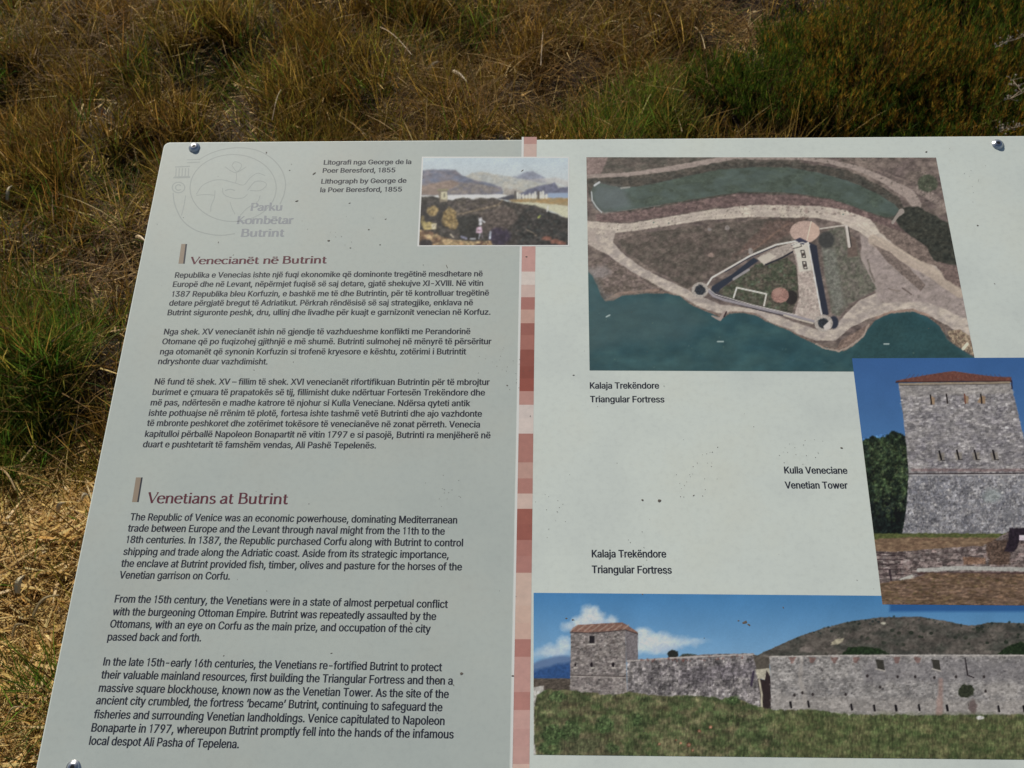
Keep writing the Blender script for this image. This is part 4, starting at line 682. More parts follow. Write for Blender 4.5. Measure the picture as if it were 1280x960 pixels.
wat = [(733, 338), (740, 345), (746, 356), (750, 368), (757, 377), (766, 376), (778, 369.5), (800, 367.5), (835, 366.5), (850, 371), (868, 383), (890, 392), (903, 398.5), (912, 392), (925, 391), (945, 394), (960, 403), (985, 413), (1010, 426), (1027, 434), (1050, 439), (1070, 429), (1082, 414), (1095, 400), (1115, 391), (1140, 388.5), (1160, 396), (1175, 408), (1183, 424), (1195, 432), (1205, 439), (1225, 450), (1225, 470), (733, 470)]
A.line(wat[4:-4], 4, (112, 92, 82), 2, 1.2, 6, .8, amp=.25, tex=(3, 3))
A.poly(wat, (42, 74, 80), 1.6, 1, 8, amp=.09, tex=(30, 18), col2=(52, 82, 84), octv=5)
A.poly([(733, 338), (745, 356), (750, 368), (757, 377), (800, 369), (850, 378), (880, 400), (860, 425), (780, 430), (733, 440)], (66, 88, 90), 18, 3, 20, .55)
A.poly([(1070, 434), (1095, 402), (1140, 391), (1175, 412), (1200, 440), (1215, 460), (1060, 460)], (38, 66, 68), 5, 1, 8, .6, amp=.12)
A.poly([(1045, 437), (1052, 425), (1083, 407), (1087, 404), (1080, 421), (1066, 433), (1054, 439)], (118, 100, 90), 1.4, .8, amp=.18)
A.line([(1020, 430), (1032, 436), (1050, 439), (1066, 431), (1080, 419), (1086, 406)], 2, (150, 134, 122), 1, 1.2, 4)
A.line([(1095, 397), (1115, 390), (1142, 388), (1160, 394)], 3, (148, 122, 108), 1.3, 1.2, 4, .8)
A.poly([(1184, 414), (1200, 412), (1212, 420), (1218, 445), (1204, 437), (1190, 428)], (142, 126, 104), 1.4, 1.2, 4, amp=.3, tex=(3, 3), col2=(110, 92, 78))
A.line([(1204, 436), (1209, 430)], 4, (195, 182, 160), 1); A.line([(890, 395), (900, 399), (906, 390)], [1.5, 4, 4], (150, 134, 126), 1, .8)
A.line([(905, 396), (908, 390)], 2, (58, 44, 46), .8)
for q in ((897, 427, 904, 427), (1105, 430, 1111, 430), (758, 396, 762, 394)): A.line([q[:2], q[2:]], 1.7, (150, 165, 162), .9)
A.dots(26, [(740, 380), (1030, 440), (1180, 440), (1180, 460), (740, 460)], (.5, 1.1), [(80, 104, 104), (96, 112, 92), (60, 82, 100)], .6)
# grassland textures
A.poly([(775, 300), (800, 292), (870, 282), (950, 274), (1010, 272), (1003, 300), (940, 318), (880, 350), (860, 362), (800, 326), (778, 312)], (94, 83, 76), 2, 1.5, 8, .9, amp=.22, tex=(8, 6), col2=(80, 74, 66))
A.poly([(960, 276), (1010, 272), (985, 295), (940, 312), (915, 322)], (106, 84, 76), 5, 2, 6, .6, amp=.2)
A.line([(935, 318), (960, 298), (985, 280)], 2.5, (128, 102, 88), 2, 1, alpha=.6)
A.ell(889, 319, 4, 2.5, (138, 118, 108), 1.5, 1); A.ell(887, 287, 2.5, 2, (130, 122, 118), 1.2, .6); A.ell(909, 285, 3, 3, (124, 116, 112), 1.2, 1); A.ell(938, 314, 3, 4, (140, 132, 126), 1.2, 1)
A.dots(900, [(740, 300), (770, 300), (860, 364), (985, 300), (1010, 270), (1060, 262), (1140, 300), (1120, 280), (900, 244), (745, 270)], (.5, 1.3), [(118, 104, 98), (78, 70, 64), (70, 66, 58), (126, 108, 102)], .38)
A.dots(300, [(740, 198), (900, 198), (1160, 198), (1172, 225), (1190, 270), (1130, 240), (1060, 204), (900, 200), (740, 218)], (.5, 1.4), [(118, 102, 96), (72, 66, 58), (60, 58, 50), (132, 116, 106)], .45)
A.poly([(1026, 298), (1040, 284), (1056, 284), (1070, 300), (1077, 325), (1087, 345), (1096, 362), (1084, 368), (1062, 380), (1050, 396), (1040, 392), (1030, 340)], (92, 92, 80), 2, 1, 6, amp=.18, tex=(5, 5), col2=(104, 98, 90))
A.poly([(1026, 308), (1044, 312), (1050, 350), (1056, 380), (1044, 394), (1032, 345)], (112, 114, 106), 5, 2, 6, .6, amp=.22, tex=(4, 4))
A.poly([(1057, 286), (1070, 300), (1074, 320), (1060, 322)], (98, 84, 76), 3, 1.5)
# fort
A.poly([(893, 368), (920, 348), (945, 330), (985, 322), (995, 332), (998, 356), (996, 374), (990, 392), (950, 383), (905, 372)], (68, 74, 58), 1.5, 1, 6, amp=.25, tex=(5, 4), col2=(84, 78, 68))
A.dots(140, [(900, 366), (945, 332), (990, 326), (994, 370), (985, 388), (920, 374)], (.6, 1.7), [(92, 108, 92), (54, 60, 48), (98, 86, 74), (112, 118, 104)], .6)
A.poly([(1011, 303), (1021, 307), (1024, 330), (1036, 393), (1028, 396), (1014, 330)], (42, 46, 58), 1.4)
A.ell(1033, 300, 10, 10.5, (62, 62, 60), 3); A.ell(1042, 403, 6, 8, (44, 48, 60), 1.6)
A.poly([(942, 322), (948, 326), (926, 342), (900, 362), (896, 369), (888, 366), (890, 358), (915, 343)], (42, 48, 60), 1.5)
A.poly([(895, 364), (903, 369), (930, 379), (968, 388), (995, 395), (995, 399), (940, 386), (892, 372)], (60, 56, 62), 1.3)
A.line([(917, 349), (936, 337)], 3, (134, 130, 130), 1)
A.poly([(946, 322), (972, 309), (998, 301), (1003, 306), (980, 320), (958, 330)], (150, 139, 130), 1.1, .6, 4, amp=.15, tex=(4, 3))
A.poly([(946, 323), (962, 316), (970, 321), (955, 331)], (172, 163, 150), 1.1, .5, 4)
A.line([(957, 331), (978, 322), (992, 314)], 2, (40, 40, 48), 1)
A.poly([(989, 306), (1003, 299), (1010, 303), (1015, 330), (1027, 394), (1018, 402), (993, 394), (999, 372), (996, 330)], (152, 138, 130), 1.1, .5, 4, amp=.14, tex=(4, 4), col2=(166, 154, 144))
A.poly([(990, 305), (1004, 299), (1010, 304), (1015, 338), (999, 340), (995, 318)], (182, 176, 164), 1.1)
for (x, y) in ((1003, 318), (1005, 332)):
    A.line([(x - 2, y - 5), (x + 2, y - 5), (x + 4, y + 4), (x, y + 4), (x - 2, y - 5)], 1.3, (50, 46, 46), .8)
    A.ell(x + 1, y, 1.6, 2, (70, 60, 56), .8)
A.line([(989, 307), (1000, 303), (1002, 308), (991, 311)], 1, (70, 66, 62), .8)
A.line([(1010, 303), (1015.5, 332), (1027, 393)], 1.7, (204, 196, 184), .9)
A.line([(884, 356), (890, 347), (906, 338), (938, 319.5), (970, 306), (1003, 300)], 2.2, (188, 182, 174), .9)
A.line([(906, 340), (938, 321.5), (970, 308)], 1, (40, 44, 60), .8)
A.line([(884, 362), (892, 370), (906, 375), (940, 383), (970, 390), (996, 396), (1018, 402)], 3.2, (136, 130, 134), 1)
A.line([(886, 361), (894, 368), (940, 381), (996, 394)], 1, (178, 172, 168), .8)
A.line([(980, 394), (1000, 400), (1016, 404)], 2, (172, 162, 148), 1)
for cx_, cy_, ro, ri in ((875, 362.5, 10.5, 6.5), (1029.5, 404, 11.5, 7)):
    A.ell(cx_, cy_, ro, ro * .92, (154, 146, 138), 1, .4, 3, amp=.12, tex=(2, 2)); A.ell(cx_, cy_, ri, ri * .95, (44, 48, 54), 1.5, 1.4, 3, amp=.3, tex=(2, 2))
A.poly([(1029, 408), (1038, 400), (1038, 410), (1031, 413)], (178, 170, 164), 1)
A.ell(1006, 289.5, 18.5, 13.5, (168, 144, 132), 1, .3, 4, amp=.07, tex=(2, 2)); A.poly([(1008, 302), (1015, 277), (1024, 284), (1024, 294), (1014, 303)], (186, 158, 140), 1, alpha=.6)
A.line([(1008, 303), (1014, 277)], 1.2, (205, 180, 160), .8)
A.poly([(993, 300), (1000, 297), (1010, 302), (1004, 306)], (52, 54, 72), 1.2); A.line([(990, 306), (1003, 303), (1012, 306)], 1.2, (176, 172, 166), .8)
A.ell(989, 372, 8, 9, (46, 42, 40), 1.6); A.ell(975, 369, 11, 9.5, (142, 108, 98), 1, .3, 3, amp=.12, tex=(2, 2)); A.ell(972, 365, 5, 4, (158, 124, 112), 2)
A.line([(917, 372), (921, 359.5), (958, 367.5), (955, 382)], 2, (190, 186, 176), .9)
A.line([(1025, 286), (1056, 281.5)], 1.8, (172, 164, 154), .9); A.line([(1058, 283), (1061.5, 308)], 3.4, (182, 174, 166), .9); A.line([(1060.5, 284), (1064, 308)], 1.2, (60, 56, 54), .8)
for q in ((818, 260), (858, 259), (836, 279), (817, 278), (1054, 268)): A.ell(q[0], q[1], 1, 1, (130 if q[1] < 265 else 92, 108, 100), .8)
A.dots(220, [(775, 300), (860, 284), (1000, 274), (985, 292), (880, 350), (850, 358)], (1, 2.6), [(70, 64, 58), (112, 98, 92), (82, 72, 64)], .35, 1.2)
A.dots(120, [(745, 270), (900, 250), (1050, 256), (1110, 285), (1080, 272), (900, 256), (790, 274)], (.8, 1.8), [(70, 58, 54), (128, 106, 100)], .45, 1.3)
for o_ in (-2.5, 2.5): A.line([(760, 286 + o_), (833, 277 + o_), (880, 270 + o_), (960, 264 + o_), (1021, 265 + o_), (1070, 278 + o_), (1110, 308 + o_), (1163, 341 + o_)], .9, (150, 138, 128), 1, 1, 8, .5)
land_ = ((A.img[..., 0] > A.img[..., 2] - 2) & (A.img.mean(-1) < 128)).astype(float); A.streaks(land_, 3.5, 2.2, .15, 90, 3); A.streaks(1 - land_, 14, 4, .04, 94, 3)
A.build('aerial_picture', 0.00008, 'aerial picture of a triangular fort between pale tracks and dark water', con=1.04, gain=1.08, rough=.035)

# wide picture of tower and long wall; it runs off under the right end of the view
def Q(u, v):                                # panel position -> picture position
    X = M @ np.array([UV0[0] + u, UV0[1] + v, DIST]); return (CX + FPX * X[0] / X[2], CY + FPX * X[1] / X[2])
uR = 0.955
def right_end(y):                           # point of the line u = uR at picture height y
    lo, hi = 0.0, 0.75
    for _ in range(40):
        mid = (lo + hi) / 2
        if Q(uR, mid)[1] < y: lo = mid
        else: hi = mid
    return Q(uR, lo)
W = Print([(667, 741), right_end(747), right_end(951), (667, 943.5)], 640, 205, 11)
g = np.clip((W.Y - 741) / 120, 0, 1)[..., None]
W.img = np.array([66, 122, 172.]) * (1 - g) + np.array([134, 170, 198.]) * g
W.img *= 1 - .1 * np.clip((W.X[..., None] - 950) / 300, 0, .4) * (1 - g)
for cx_, cy_, rx, ry, a in ((738, 768, 13, 12, 1), (727, 778, 14, 9, 1), (745, 776, 14, 10, 1), (765, 777, 7, 6, .9), (711, 783, 8, 5, .8), (802, 797, 17, 12, .95), (824, 800, 20, 10, .9), (848, 803, 22, 6, .75), (815, 809, 26, 9, .9), (706, 804, 9, 9, .85), (694, 813, 17, 7, .8), (678, 817, 17, 5, .6), (868, 801, 10, 2.5, .5)):
    W.ell(cx_, cy_, rx * .94, ry * .9, (188, 196, 202), 7, 3.5, 7, a * .9, amp=.06, tex=(7, 6))
for cx_, cy_, rx, ry, a in ((745, 782, 16, 5, .5), (830, 810, 20, 5, .5), (700, 818, 14, 3, .4)): W.ell(cx_, cy_, rx, ry, (158, 172, 190), 4, 3, 7, a)
W.poly([(660, 833), (678, 824), (700, 820), (720, 820), (720, 850), (660, 850)], (92, 116, 152), 4, 1.5, 10); W.poly([(660, 840), (690, 832), (720, 826), (720, 850), (660, 850)], (48, 80, 128), 5, 1.5, 9, amp=.1)
W.poly([(660, 848), (720, 848), (720, 864), (660, 864)], (84, 76, 68), 1, .6, 6, amp=.25, tex=(5, 2))
hill = [(940, 824), (952, 816), (975, 806), (1000, 795), (1030, 785), (1060, 777), (1100, 771.5), (1125, 771), (1150, 771), (1180, 776), (1205, 781), (1217, 782), (1235, 778.5), (1260, 778), (1320, 781), (1400, 786), (1400, 828), (940, 830)]
W.poly(hill, (92, 86, 80), 1.1, .8, 5, amp=.16, tex=(18, 8), col2=(70, 70, 64))
W.dots(420, hill, (.5, 1.4), [(54, 58, 46), (112, 104, 98), (48, 54, 44), (82, 76, 70)], .55)
W.dots(70, [(952, 815), (1000, 794), (1060, 776), (1120, 770), (1180, 775), (1215, 781), (1260, 777), (1330, 780), (1330, 783), (1215, 785), (1120, 774), (1000, 799)], (.8, 1.8), [(40, 50, 44), (34, 44, 44)], .8)
W.dots(26, [(1060, 790), (1200, 782), (1280, 790), (1280, 806), (1100, 806)], (1.2, 2.4), [(38, 46, 36)], .8, 1.3)
W.poly([(1052, 819), (1060, 809), (1080, 808), (1100, 811), (1112, 818), (1112, 822)], (40, 54, 34), 1.6, 1.5, 4, amp=.25, tex=(3, 3))
W.poly([(1246, 818), (1256, 810), (1275, 802), (1300, 806), (1400, 808), (1400, 822)], (38, 50, 32), 1.6, 1.5, 4, amp=.25, tex=(3, 3))
W.poly([(1038, 806), (1044, 799), (1055, 798), (1053, 802), (1047, 806)], (168, 160, 136), 1.4, 1, 3, .85); W.ell(1104, 779, 3, 1.6, (170, 166, 150), 1, .5)
W.ell(1008, 812, 9, 3.5, (124, 114, 108), 2, 1.5, 4, .8)
STN = [(162, 156, 152), (104, 101, 100), (124, 119, 118), (182, 175, 168), (74, 71, 72), (146, 141, 138)]
front = [(713.5, 789), (781.5, 785.5), (784.5, 874), (712.5, 869)]
W.poly([(781, 785.5), (797.5, 791), (797.5, 826), (783, 828)], (114, 108, 110), .9, 0, amp=.14, tex=(3, 3))
W.poly(front, (136, 128, 124), .9, .3, 4, amp=.14, tex=(6, 6), col2=(120, 112, 110))
W.dots(600, front, (.6, 1.3), STN, .6, 1.3); W.dots(60, [(720, 800), (775, 795), (770, 825), (718, 826)], (.6, 1.5), [(84, 76, 70)], .5)
W.poly([(713, 789.8), (716, 785), (722, 781), (750, 779.5), (778, 778), (782, 780), (797.5, 790.5), (796, 792), (782, 787), (760, 789.3), (735, 790.5)], (130, 98, 86), .8, .3, 4, amp=.12, tex=(3, 2))
W.stones(W.mask_poly(front), 2.4, 4, .15)
for x in range(718, 782, 9): W.line([(x - 5, 788.5), (x + 5, 781)], 1.6, (168, 148, 134), .9, .5, alpha=.6)
W.line([(713, 790.5), (740, 791.5), (782, 787.5), (797, 792.5)], 1.2, (66, 56, 56), .8)
W.poly([(736.5, 795), (743, 795), (743, 804), (736.5, 804)], (40, 36, 40), .7); W.line([(735.5, 805.3), (744, 805.3)], 1.6, (182, 176, 168), .7)
for x, y, r_ in ((739.5, 831, 1.8), (766.5, 831, 1.8), (719, 831, 1.2)): W.ell(x, y, r_, r_ * 1.7, (34, 28, 32), .7); W.line([(x - 1.5, y + 4), (x + 2.5, y + 4)], 1.5, (184, 178, 168), .8)
W.line([(713, 844), (782, 846)], 1.3, (88, 80, 78), .8); W.line([(713, 845.3), (782, 847.3)], 1, (166, 158, 152), .8)
w1 = [(784, 825.5), (850, 821), (880, 818), (915, 817), (942, 816.5), (945, 830), (950, 845), (952, 892), (900, 880), (840, 876), (784, 876)]
W.ell(841, 818, 7, 5.5, (44, 46, 42), 1.2, 1.5, 4); W.ell(861, 821, 11, 4, (62, 66, 56), 1.5, 1.5, 4)
W.poly(w1, (138, 132, 131), .9, .5, 4, amp=.16, tex=(8, 8), col2=(112, 107, 108))
W.dots(1300, w1, (.6, 1.6), STN, .55, .9); W.dots(90, w1, (1.5, 3.5), [(88, 84, 86), (150, 144, 140)], .4, .6)
W.dots(170, [(800, 832), (925, 826), (942, 845), (900, 868), (810, 866)], (1, 3), [(68, 63, 68), (80, 74, 78), (96, 90, 94)], .55, .55); W.poly([(850, 835), (945, 828), (948, 845), (905, 850), (850, 856)], (98, 92, 98), 5, 4, 6, .45, amp=.3, tex=(4, 5))
W.stones(W.mask_poly(w1), 2.6, 3.8, .2); W.streaks(W.mask_poly(w1), 4, 14, .3)
W.line([(784, 826.5), (850, 822), (942, 818)], 1.6, (166, 158, 152), .9, .6, 3); W.dots(30, [(800, 824), (942, 818), (942, 823), (800, 829)], (.8, 1.6), [(110, 72, 66)], .7)
W.poly([(941, 818), (962, 822), (962, 838), (946, 838)], (88, 82, 74), 1); W.poly([(944, 837), (962, 835), (963, 846), (956, 850), (947, 848)], (170, 164, 146), .9, .8, 3, amp=.1)
W.poly([(947, 848), (956, 850), (958, 838), (963, 846), (965, 887), (953, 887)], (54, 44, 44), .9, .4, 3); W.line([(949, 850), (952, 868), (952, 884)], 2.2, (178, 170, 150), .8, .4); W.line([(965, 846), (966, 887)], 2, (150, 142, 136), .8)
W.line([(942, 840), (939, 857)], 3, (66, 58, 72), 1)
w2 = [(961.5, 820.5), (1050, 818.5), (1150, 818), (1400, 819), (1400, 900), (1110, 900), (1060, 898), (1010, 893), (964, 892), (963, 846)]
W.poly(w2, (146, 142, 139), .9, .3, 4, amp=.14, tex=(14, 12), col2=(124, 121, 120))
W.dots(3200, w2, (.5, 1.5), STN, .52, 1.3); W.dots(160, w2, (1.5, 4), [(108, 103, 102), (156, 150, 145)], .3, .8); W.dots(200, w2, (.8, 1.8), [(84, 78, 78), (96, 90, 84)], .5, .8)
W.stones(W.mask_poly(w2), 2.4, 4.2, .11)
W.line([(962, 821), (1050, 819.5), (1400, 819.5)], 1.5, (168, 162, 156), .9, .4)
W.line([(1002, 826), (1000, 850), (1008, 880)], 5, (158, 150, 142), 3, 2, 6, .5); W.poly([(965, 868), (1060, 872), (1110, 874), (1400, 876), (1400, 896), (965, 890)], (158, 151, 144), 7, 3, 7, .4, amp=.1, tex=(5, 5)); W.poly([(1080, 826), (1180, 824), (1300, 826), (1300, 850), (1080, 852)], (112, 108, 112), 9, 5, 9, .4); W.ell(1250, 862, 24, 9, (156, 150, 144), 5, 3, 6, .4)
for x in (990, 1015, 1043, 1070, 1121, 1147): W.poly([(x - 5, 821.5), (x + 5, 821.5), (x + 1.5, 829), (x - 1.5, 829)], (116, 88, 82), 1.2, 1.2, 3, .75)
for x in (1094, 1164): W.poly([(x, 824), (x + 10, 825), (x + 12, 838), (x + 3, 836)], (62, 60, 54), 1, .3, 3); W.line([(x + 1, 836), (x + 12, 839)], 1.4, (164, 158, 150), .9)
for x, y in ((988, 881), (1010, 880), (1064, 884), (1092.5, 885), (1119.5, 885), (1148.5, 884.5), (1183.5, 885), (1248, 886), (1279.5, 886)): W.line([(x, y - 3), (x + 1, y + 3)], 3, (34, 30, 32), .8)
for x, y in ((1003, 866), (993, 869), (1057, 868), (1122, 846), (1144, 846), (1168, 847), (1195, 846), (1230, 846), (1100, 859), (1084, 845), (1016, 868), (1232, 864)): W.ell(x, y, 1.7, 2, (56, 50, 50), 1)
W.line([(1206.5, 823), (1209.5, 844), (1217, 847)], 1.6, (46, 40, 42), .8); W.line([(1176, 850), (1174, 892)], [5, 8], (150, 118, 108), 3, 1.5, 5, .55)
W.ell(1207, 864, 10, 8.5, (54, 58, 44), 1.5, 2, 4, amp=.25, tex=(3, 3)); W.ell(1216, 884, 5, 9, (92, 76, 74), 2.5, 2, 4, .7)
gr = [(660, 864), (690, 861), (713, 863), (765, 869), (784, 865), (820, 870), (880, 870), (905, 874), (916, 871), (948, 884), (966, 887), (1017, 887), (1060, 893), (1150, 894), (1250, 893), (1400, 893), (1400, 960), (660, 960)]
W.poly(gr, (76, 87, 56), 1.6, 2.2, 5, amp=.22, tex=(14, 9), col2=(102, 98, 72))
W.poly([(960, 893), (1400, 897), (1400, 960), (1000, 960)], (76, 88, 54), 12, 4, 12, .6, amp=.16, tex=(12, 7), col2=(92, 94, 62))
W.dots(260, gr, (1.2, 3.2), [(60, 74, 44), (54, 66, 42), (108, 98, 72), (96, 104, 66)], .4, .7)
W.dots(5200, gr, (.7, 2.0), [(104, 118, 74), (70, 86, 48), (122, 112, 82), (62, 76, 44), (92, 104, 60), (112, 100, 74)], .5, .4)
for cx_, cy_, rx, ry in ((690, 918, 14, 12), (713, 915, 12, 14), (697, 871, 10, 7), (755, 907, 12, 10), (797, 900, 7, 8), (730, 932, 20, 8), (690, 935, 18, 8), (765, 935, 10, 7), (916, 876, 9, 5)):
    W.ell(cx_, cy_, rx, ry, (58, 76, 46), 3, 3.5, 4, .8, amp=.35, tex=(3, 3), col2=(78, 96, 60))
W.poly([(700, 925), (745, 918), (770, 945), (700, 945)], (92, 82, 66), 7, 4, 5, .5, amp=.3, tex=(4, 4))
W.poly([(664, 860), (680, 857), (680, 863), (671, 869), (668, 880), (667.5, 910), (668, 930), (670, 946), (660, 946)], (166, 162, 156), 1.4, 1.4, 5, amp=.1)
W.dots(90, gr, (1.5, 4), [(120, 106, 76), (66, 84, 48), (112, 98, 72)], .3, 1.6)
for x, y, r_ in ((874, 914, 2), (888, 909, 2), (861, 931, 2.6), (866, 938, 1.6), (824, 930, 1.6), (851, 929, 1.4), (845, 925, 1)): W.ell(x, y, r_, r_, (132, 84, 62), .9, .4); W.ell(x, y, r_ * .5, r_ * .5, (160, 130, 110), .8)
W.ell(1225, 897, 5, 2.4, (196, 192, 188), 1, .8)
W.poly([(1112, 750), (1400, 750), (1400, 764.5), (1112, 764.5)], (38, 82, 136), 4, 0, 4, .85)
W.streaks(W.mask_poly(gr, 2), 1.6, 5, .34); W.streaks(W.mask_poly(gr, 2), 9, 6, .22, 74)
W.streaks(W.mask_poly(hill, 2), 3, 2.5, .2, 78)
W.build('wall_picture', 0.00008, 'wide picture of a stone tower and long grey wall above a meadow', con=1.12)

# tower picture, overlapping the two others
T = Print([(1065, 448), right_end(447), right_end(757.5), (1103, 755.5)], 262, 310, 23)
g = np.clip((T.Y - 448) / 130, 0, 1)[..., None]
T.img = np.array([56, 94, 146.]) * (1 - g) + np.array([72, 114, 162.]) * g
T.poly([(1060, 556), (1078, 551), (1084, 548), (1090, 545), (1100, 549), (1106, 546), (1112, 541), (1120, 539), (1128, 543), (1134, 548), (1138, 592), (1136, 620), (1130, 672), (1080, 672)], (46, 58, 40), 1.8, 2.5, 5, amp=.3, tex=(6, 6), col2=(34, 44, 36))
T.poly([(1080, 625), (1136, 622), (1130, 672), (1086, 672)], (26, 32, 32), 12, 3, 8, .75)
T.dots(160, [(1084, 552), (1134, 550), (1134, 600), (1130, 650), (1094, 650)], (1.4, 3.4), [(66, 80, 50), (28, 36, 28), (56, 70, 44)], .5); T.dots(900, [(1084, 552), (1132, 552), (1134, 600), (1130, 640), (1094, 640)], (.5, 1.5), [(74, 84, 56), (30, 38, 30), (60, 74, 48), (88, 92, 66)], .45)
up = [(1123, 480), (1262, 477.5), (1266, 490), (1271, 510), (1279, 545), (1292, 592), (1136, 593), (1132, 548), (1127, 505)]
lo_ = [(1136, 592), (1292, 591), (1320, 671), (1127.5, 671), (1133, 635)]
T.poly(up, (147, 142, 141), .9, .5, 4, amp=.12, tex=(14, 8), col2=(122, 118, 122))
T.poly(lo_, (138, 137, 140), .9, .5, 4, amp=.14, tex=(12, 10), col2=(116, 116, 122))
ST2 = [(168, 164, 162), (104, 100, 104), (122, 118, 122), (180, 176, 172), (92, 90, 96), (146, 142, 142)]
T.dots(2600, up, (.5, 1.5), ST2, .5, 1.7); T.dots(80, up, (2, 5), [(122, 119, 121), (152, 148, 146)], .3, 1.5); T.dots(60, up, (.9, 1.5), [(190, 186, 184)], .8, 1.6)
T.dots(3000, lo_, (.6, 1.7), ST2, .6, .9); T.dots(260, [(1130, 640), (1150, 600), (1250, 600), (1300, 640), (1300, 664), (1130, 664)], (.7, 1.5), [(62, 62, 68), (76, 76, 82)], .55, .8)
T.stones(T.mask_poly(up), 2.5, 4.6, .15, tilt=-.02); T.stones(T.mask_poly(lo_), 2.6, 3.6, .14, k=64)
T.poly([(1124, 481), (1262, 478), (1266, 492), (1126, 496)], (156, 150, 142), 4, 0, 4, .4, amp=.1, tex=(4, 2))
tr_ = T.mask_poly([(1078, 548), (1112, 541), (1130, 545), (1136, 592), (1134, 620), (1128, 669), (1086, 669)], 2); T.streaks(tr_, 5, 5, .75, 80, 4); T.streaks(tr_, 2, 2, .4, 84, 2)
T.ell(1240, 620, 12, 8, (142, 158, 152), 5, 2, 5, .35); T.ell(1262, 645, 7, 10, (92, 92, 96), 4, 2, 5, .5)
T.poly([(1119.5, 476), (1140, 472), (1160, 468.5), (1180, 465.3), (1192, 464), (1210, 466.5), (1240, 470.5), (1264, 471.5), (1264.5, 478), (1200, 476.5), (1120, 478)], (108, 70, 60), .9, .3, 4, amp=.1, tex=(2.5, 2))
for x in range(1130, 1262, 6): T.line([(x, 476), (x + (1192 - x) * .12, 468)], .8, (96, 50, 46), .7, alpha=.45)
T.line([(1120, 478), (1200, 477), (1264, 476.8)], 1.3, (58, 40, 40), .8); T.line([(1124, 480), (1200, 479), (1262, 478)], 2.2, (146, 132, 112), .8, .3); T.line([(1125, 481.8), (1200, 480.8), (1262, 479.6)], .9, (84, 76, 70), .7)
T.line([(1264.5, 476), (1265, 486)], 1.6, (50, 44, 60), .8)
for k_, (x, y) in enumerate(((1163, 494), (1183, 493), (1205.5, 493), (1226, 493))):
    if k_ != 1: T.poly([(x, y + 1), (x + (5 if k_ != 3 else 6), y + 3), (x + 5, y + 12), (x - (4 if k_ == 3 else 0), y + 10)], (150, 122, 92), 1.4, 1, 3, .8)
    T.line([(x, y), (x + 1.2, y + 11)], 1.9, (44, 36, 34) if k_ != 2 else (110, 70, 58), .7)
for x, y in ((1174, 564), (1196, 563), (1218, 563), (1241, 563)):
    T.poly([(x - 3, y + 3), (x + 6, y + 2), (x + 7, y + 12), (x - 1, y + 12)], (130, 122, 108), 2, 1, 3, .6); T.line([(x, y), (x + 2.5, y + 10)], 2.3, (30, 26, 28), .7); T.line([(x + 2, y + 11.5), (x + 7, y + 11.5)], 1.2, (44, 40, 42), .8)
T.line([(1140, 587.5), (1290, 588)], 3.4, (122, 98, 96), 2, 1, 4, .6, amp=.2); T.line([(1136, 592.3), (1292, 591.5)], 1.5, (66, 58, 60), .8, .4); T.line([(1137, 594), (1292, 593.5)], 1, (168, 164, 162), .8)
T.poly([(1080, 667), (1130, 666.5), (1250, 667), (1262, 666), (1350, 666), (1350, 676), (1080, 676)], (84, 90, 52), 1.3, 1.2, 4, amp=.2, tex=(6, 3))
T.poly([(1080, 675), (1130, 671.5), (1250, 672), (1350, 672), (1350, 692), (1080, 694)], (128, 106, 84), 1.8, 1.4, 5, amp=.16, tex=(8, 3), col2=(112, 90, 72))
wl = [(1090, 689), (1120, 690), (1145, 688), (1180, 685), (1230, 682), (1245, 674), (1262, 664), (1350, 664), (1350, 716), (1250, 722), (1150, 720), (1150, 728), (1135, 734), (1098, 736)]
T.poly(wl, (122, 110, 106), 1, 1, 4, amp=.2, tex=(5, 4), col2=(102, 90, 88))
T.dots(700, wl, (.6, 1.8), [(158, 146, 142), (70, 58, 58), (84, 74, 72), (146, 124, 118), (170, 160, 156)], .5, 1.7)
T.stones(T.mask_poly(wl), 3.6, 9, .24, 1.0, k=66)
for y in (691, 694, 699, 705, 711, 718): T.line([(1096, y), (1112, y + .8), (1128 + y % 3 * 3, y + .3)], 1.3, (58, 46, 48), .8, 1.2, 4, .8)
T.line([(1112, 712), (1114, 726)], 2.4, (58, 48, 52), 1, .8); T.poly([(1124, 724), (1140, 718), (1143, 724), (1138, 727), (1128, 727)], (166, 164, 156), 1, .5)
T.poly([(1232, 680), (1238, 676), (1262, 676), (1262, 706), (1236, 706)], (84, 66, 54), 2.5, 2.5, 4, .75, amp=.4, tex=(3, 3)); T.poly([(1203, 696), (1232, 697), (1232, 705), (1205, 706)], (128, 96, 74), 1.5, 1, 4, .7, amp=.3, tex=(3, 2))
T.poly([(1260, 676), (1262, 660), (1350, 659), (1350, 674), (1275, 676), (1268, 690), (1255, 690)], (46, 38, 46), 1.8, 1.5, 4, amp=.2); T.poly([(1274, 669), (1300, 669), (1300, 675.5), (1274, 675.5)], (194, 180, 188), .8)
T.line([(1148, 713), (1200, 710), (1260, 711.5), (1350, 712)], 5, (160, 158, 152), 1.3, .8, 4, amp=.08); T.line([(1148, 717), (1350, 716.5)], 3, (78, 58, 56), 2, 1, 4)
fg = [(1095, 730), (1145, 722), (1160, 716), (1350, 718), (1350, 762), (1095, 762)]
T.poly(fg, (110, 90, 76), 1.6, 1.2, 4, amp=.15, tex=(12, 4), col2=(98, 80, 62))
T.dots(800, fg, (.5, 1.3), [(150, 118, 94), (86, 62, 48), (100, 92, 58), (160, 134, 112)], .42, 1.9)
T.streaks(T.mask_poly(fg), 6, 1.6, .3, 88)
T.build('tower_picture', 0.00014, 'picture of a square stone tower with a low red roof against blue sky', con=1.12)

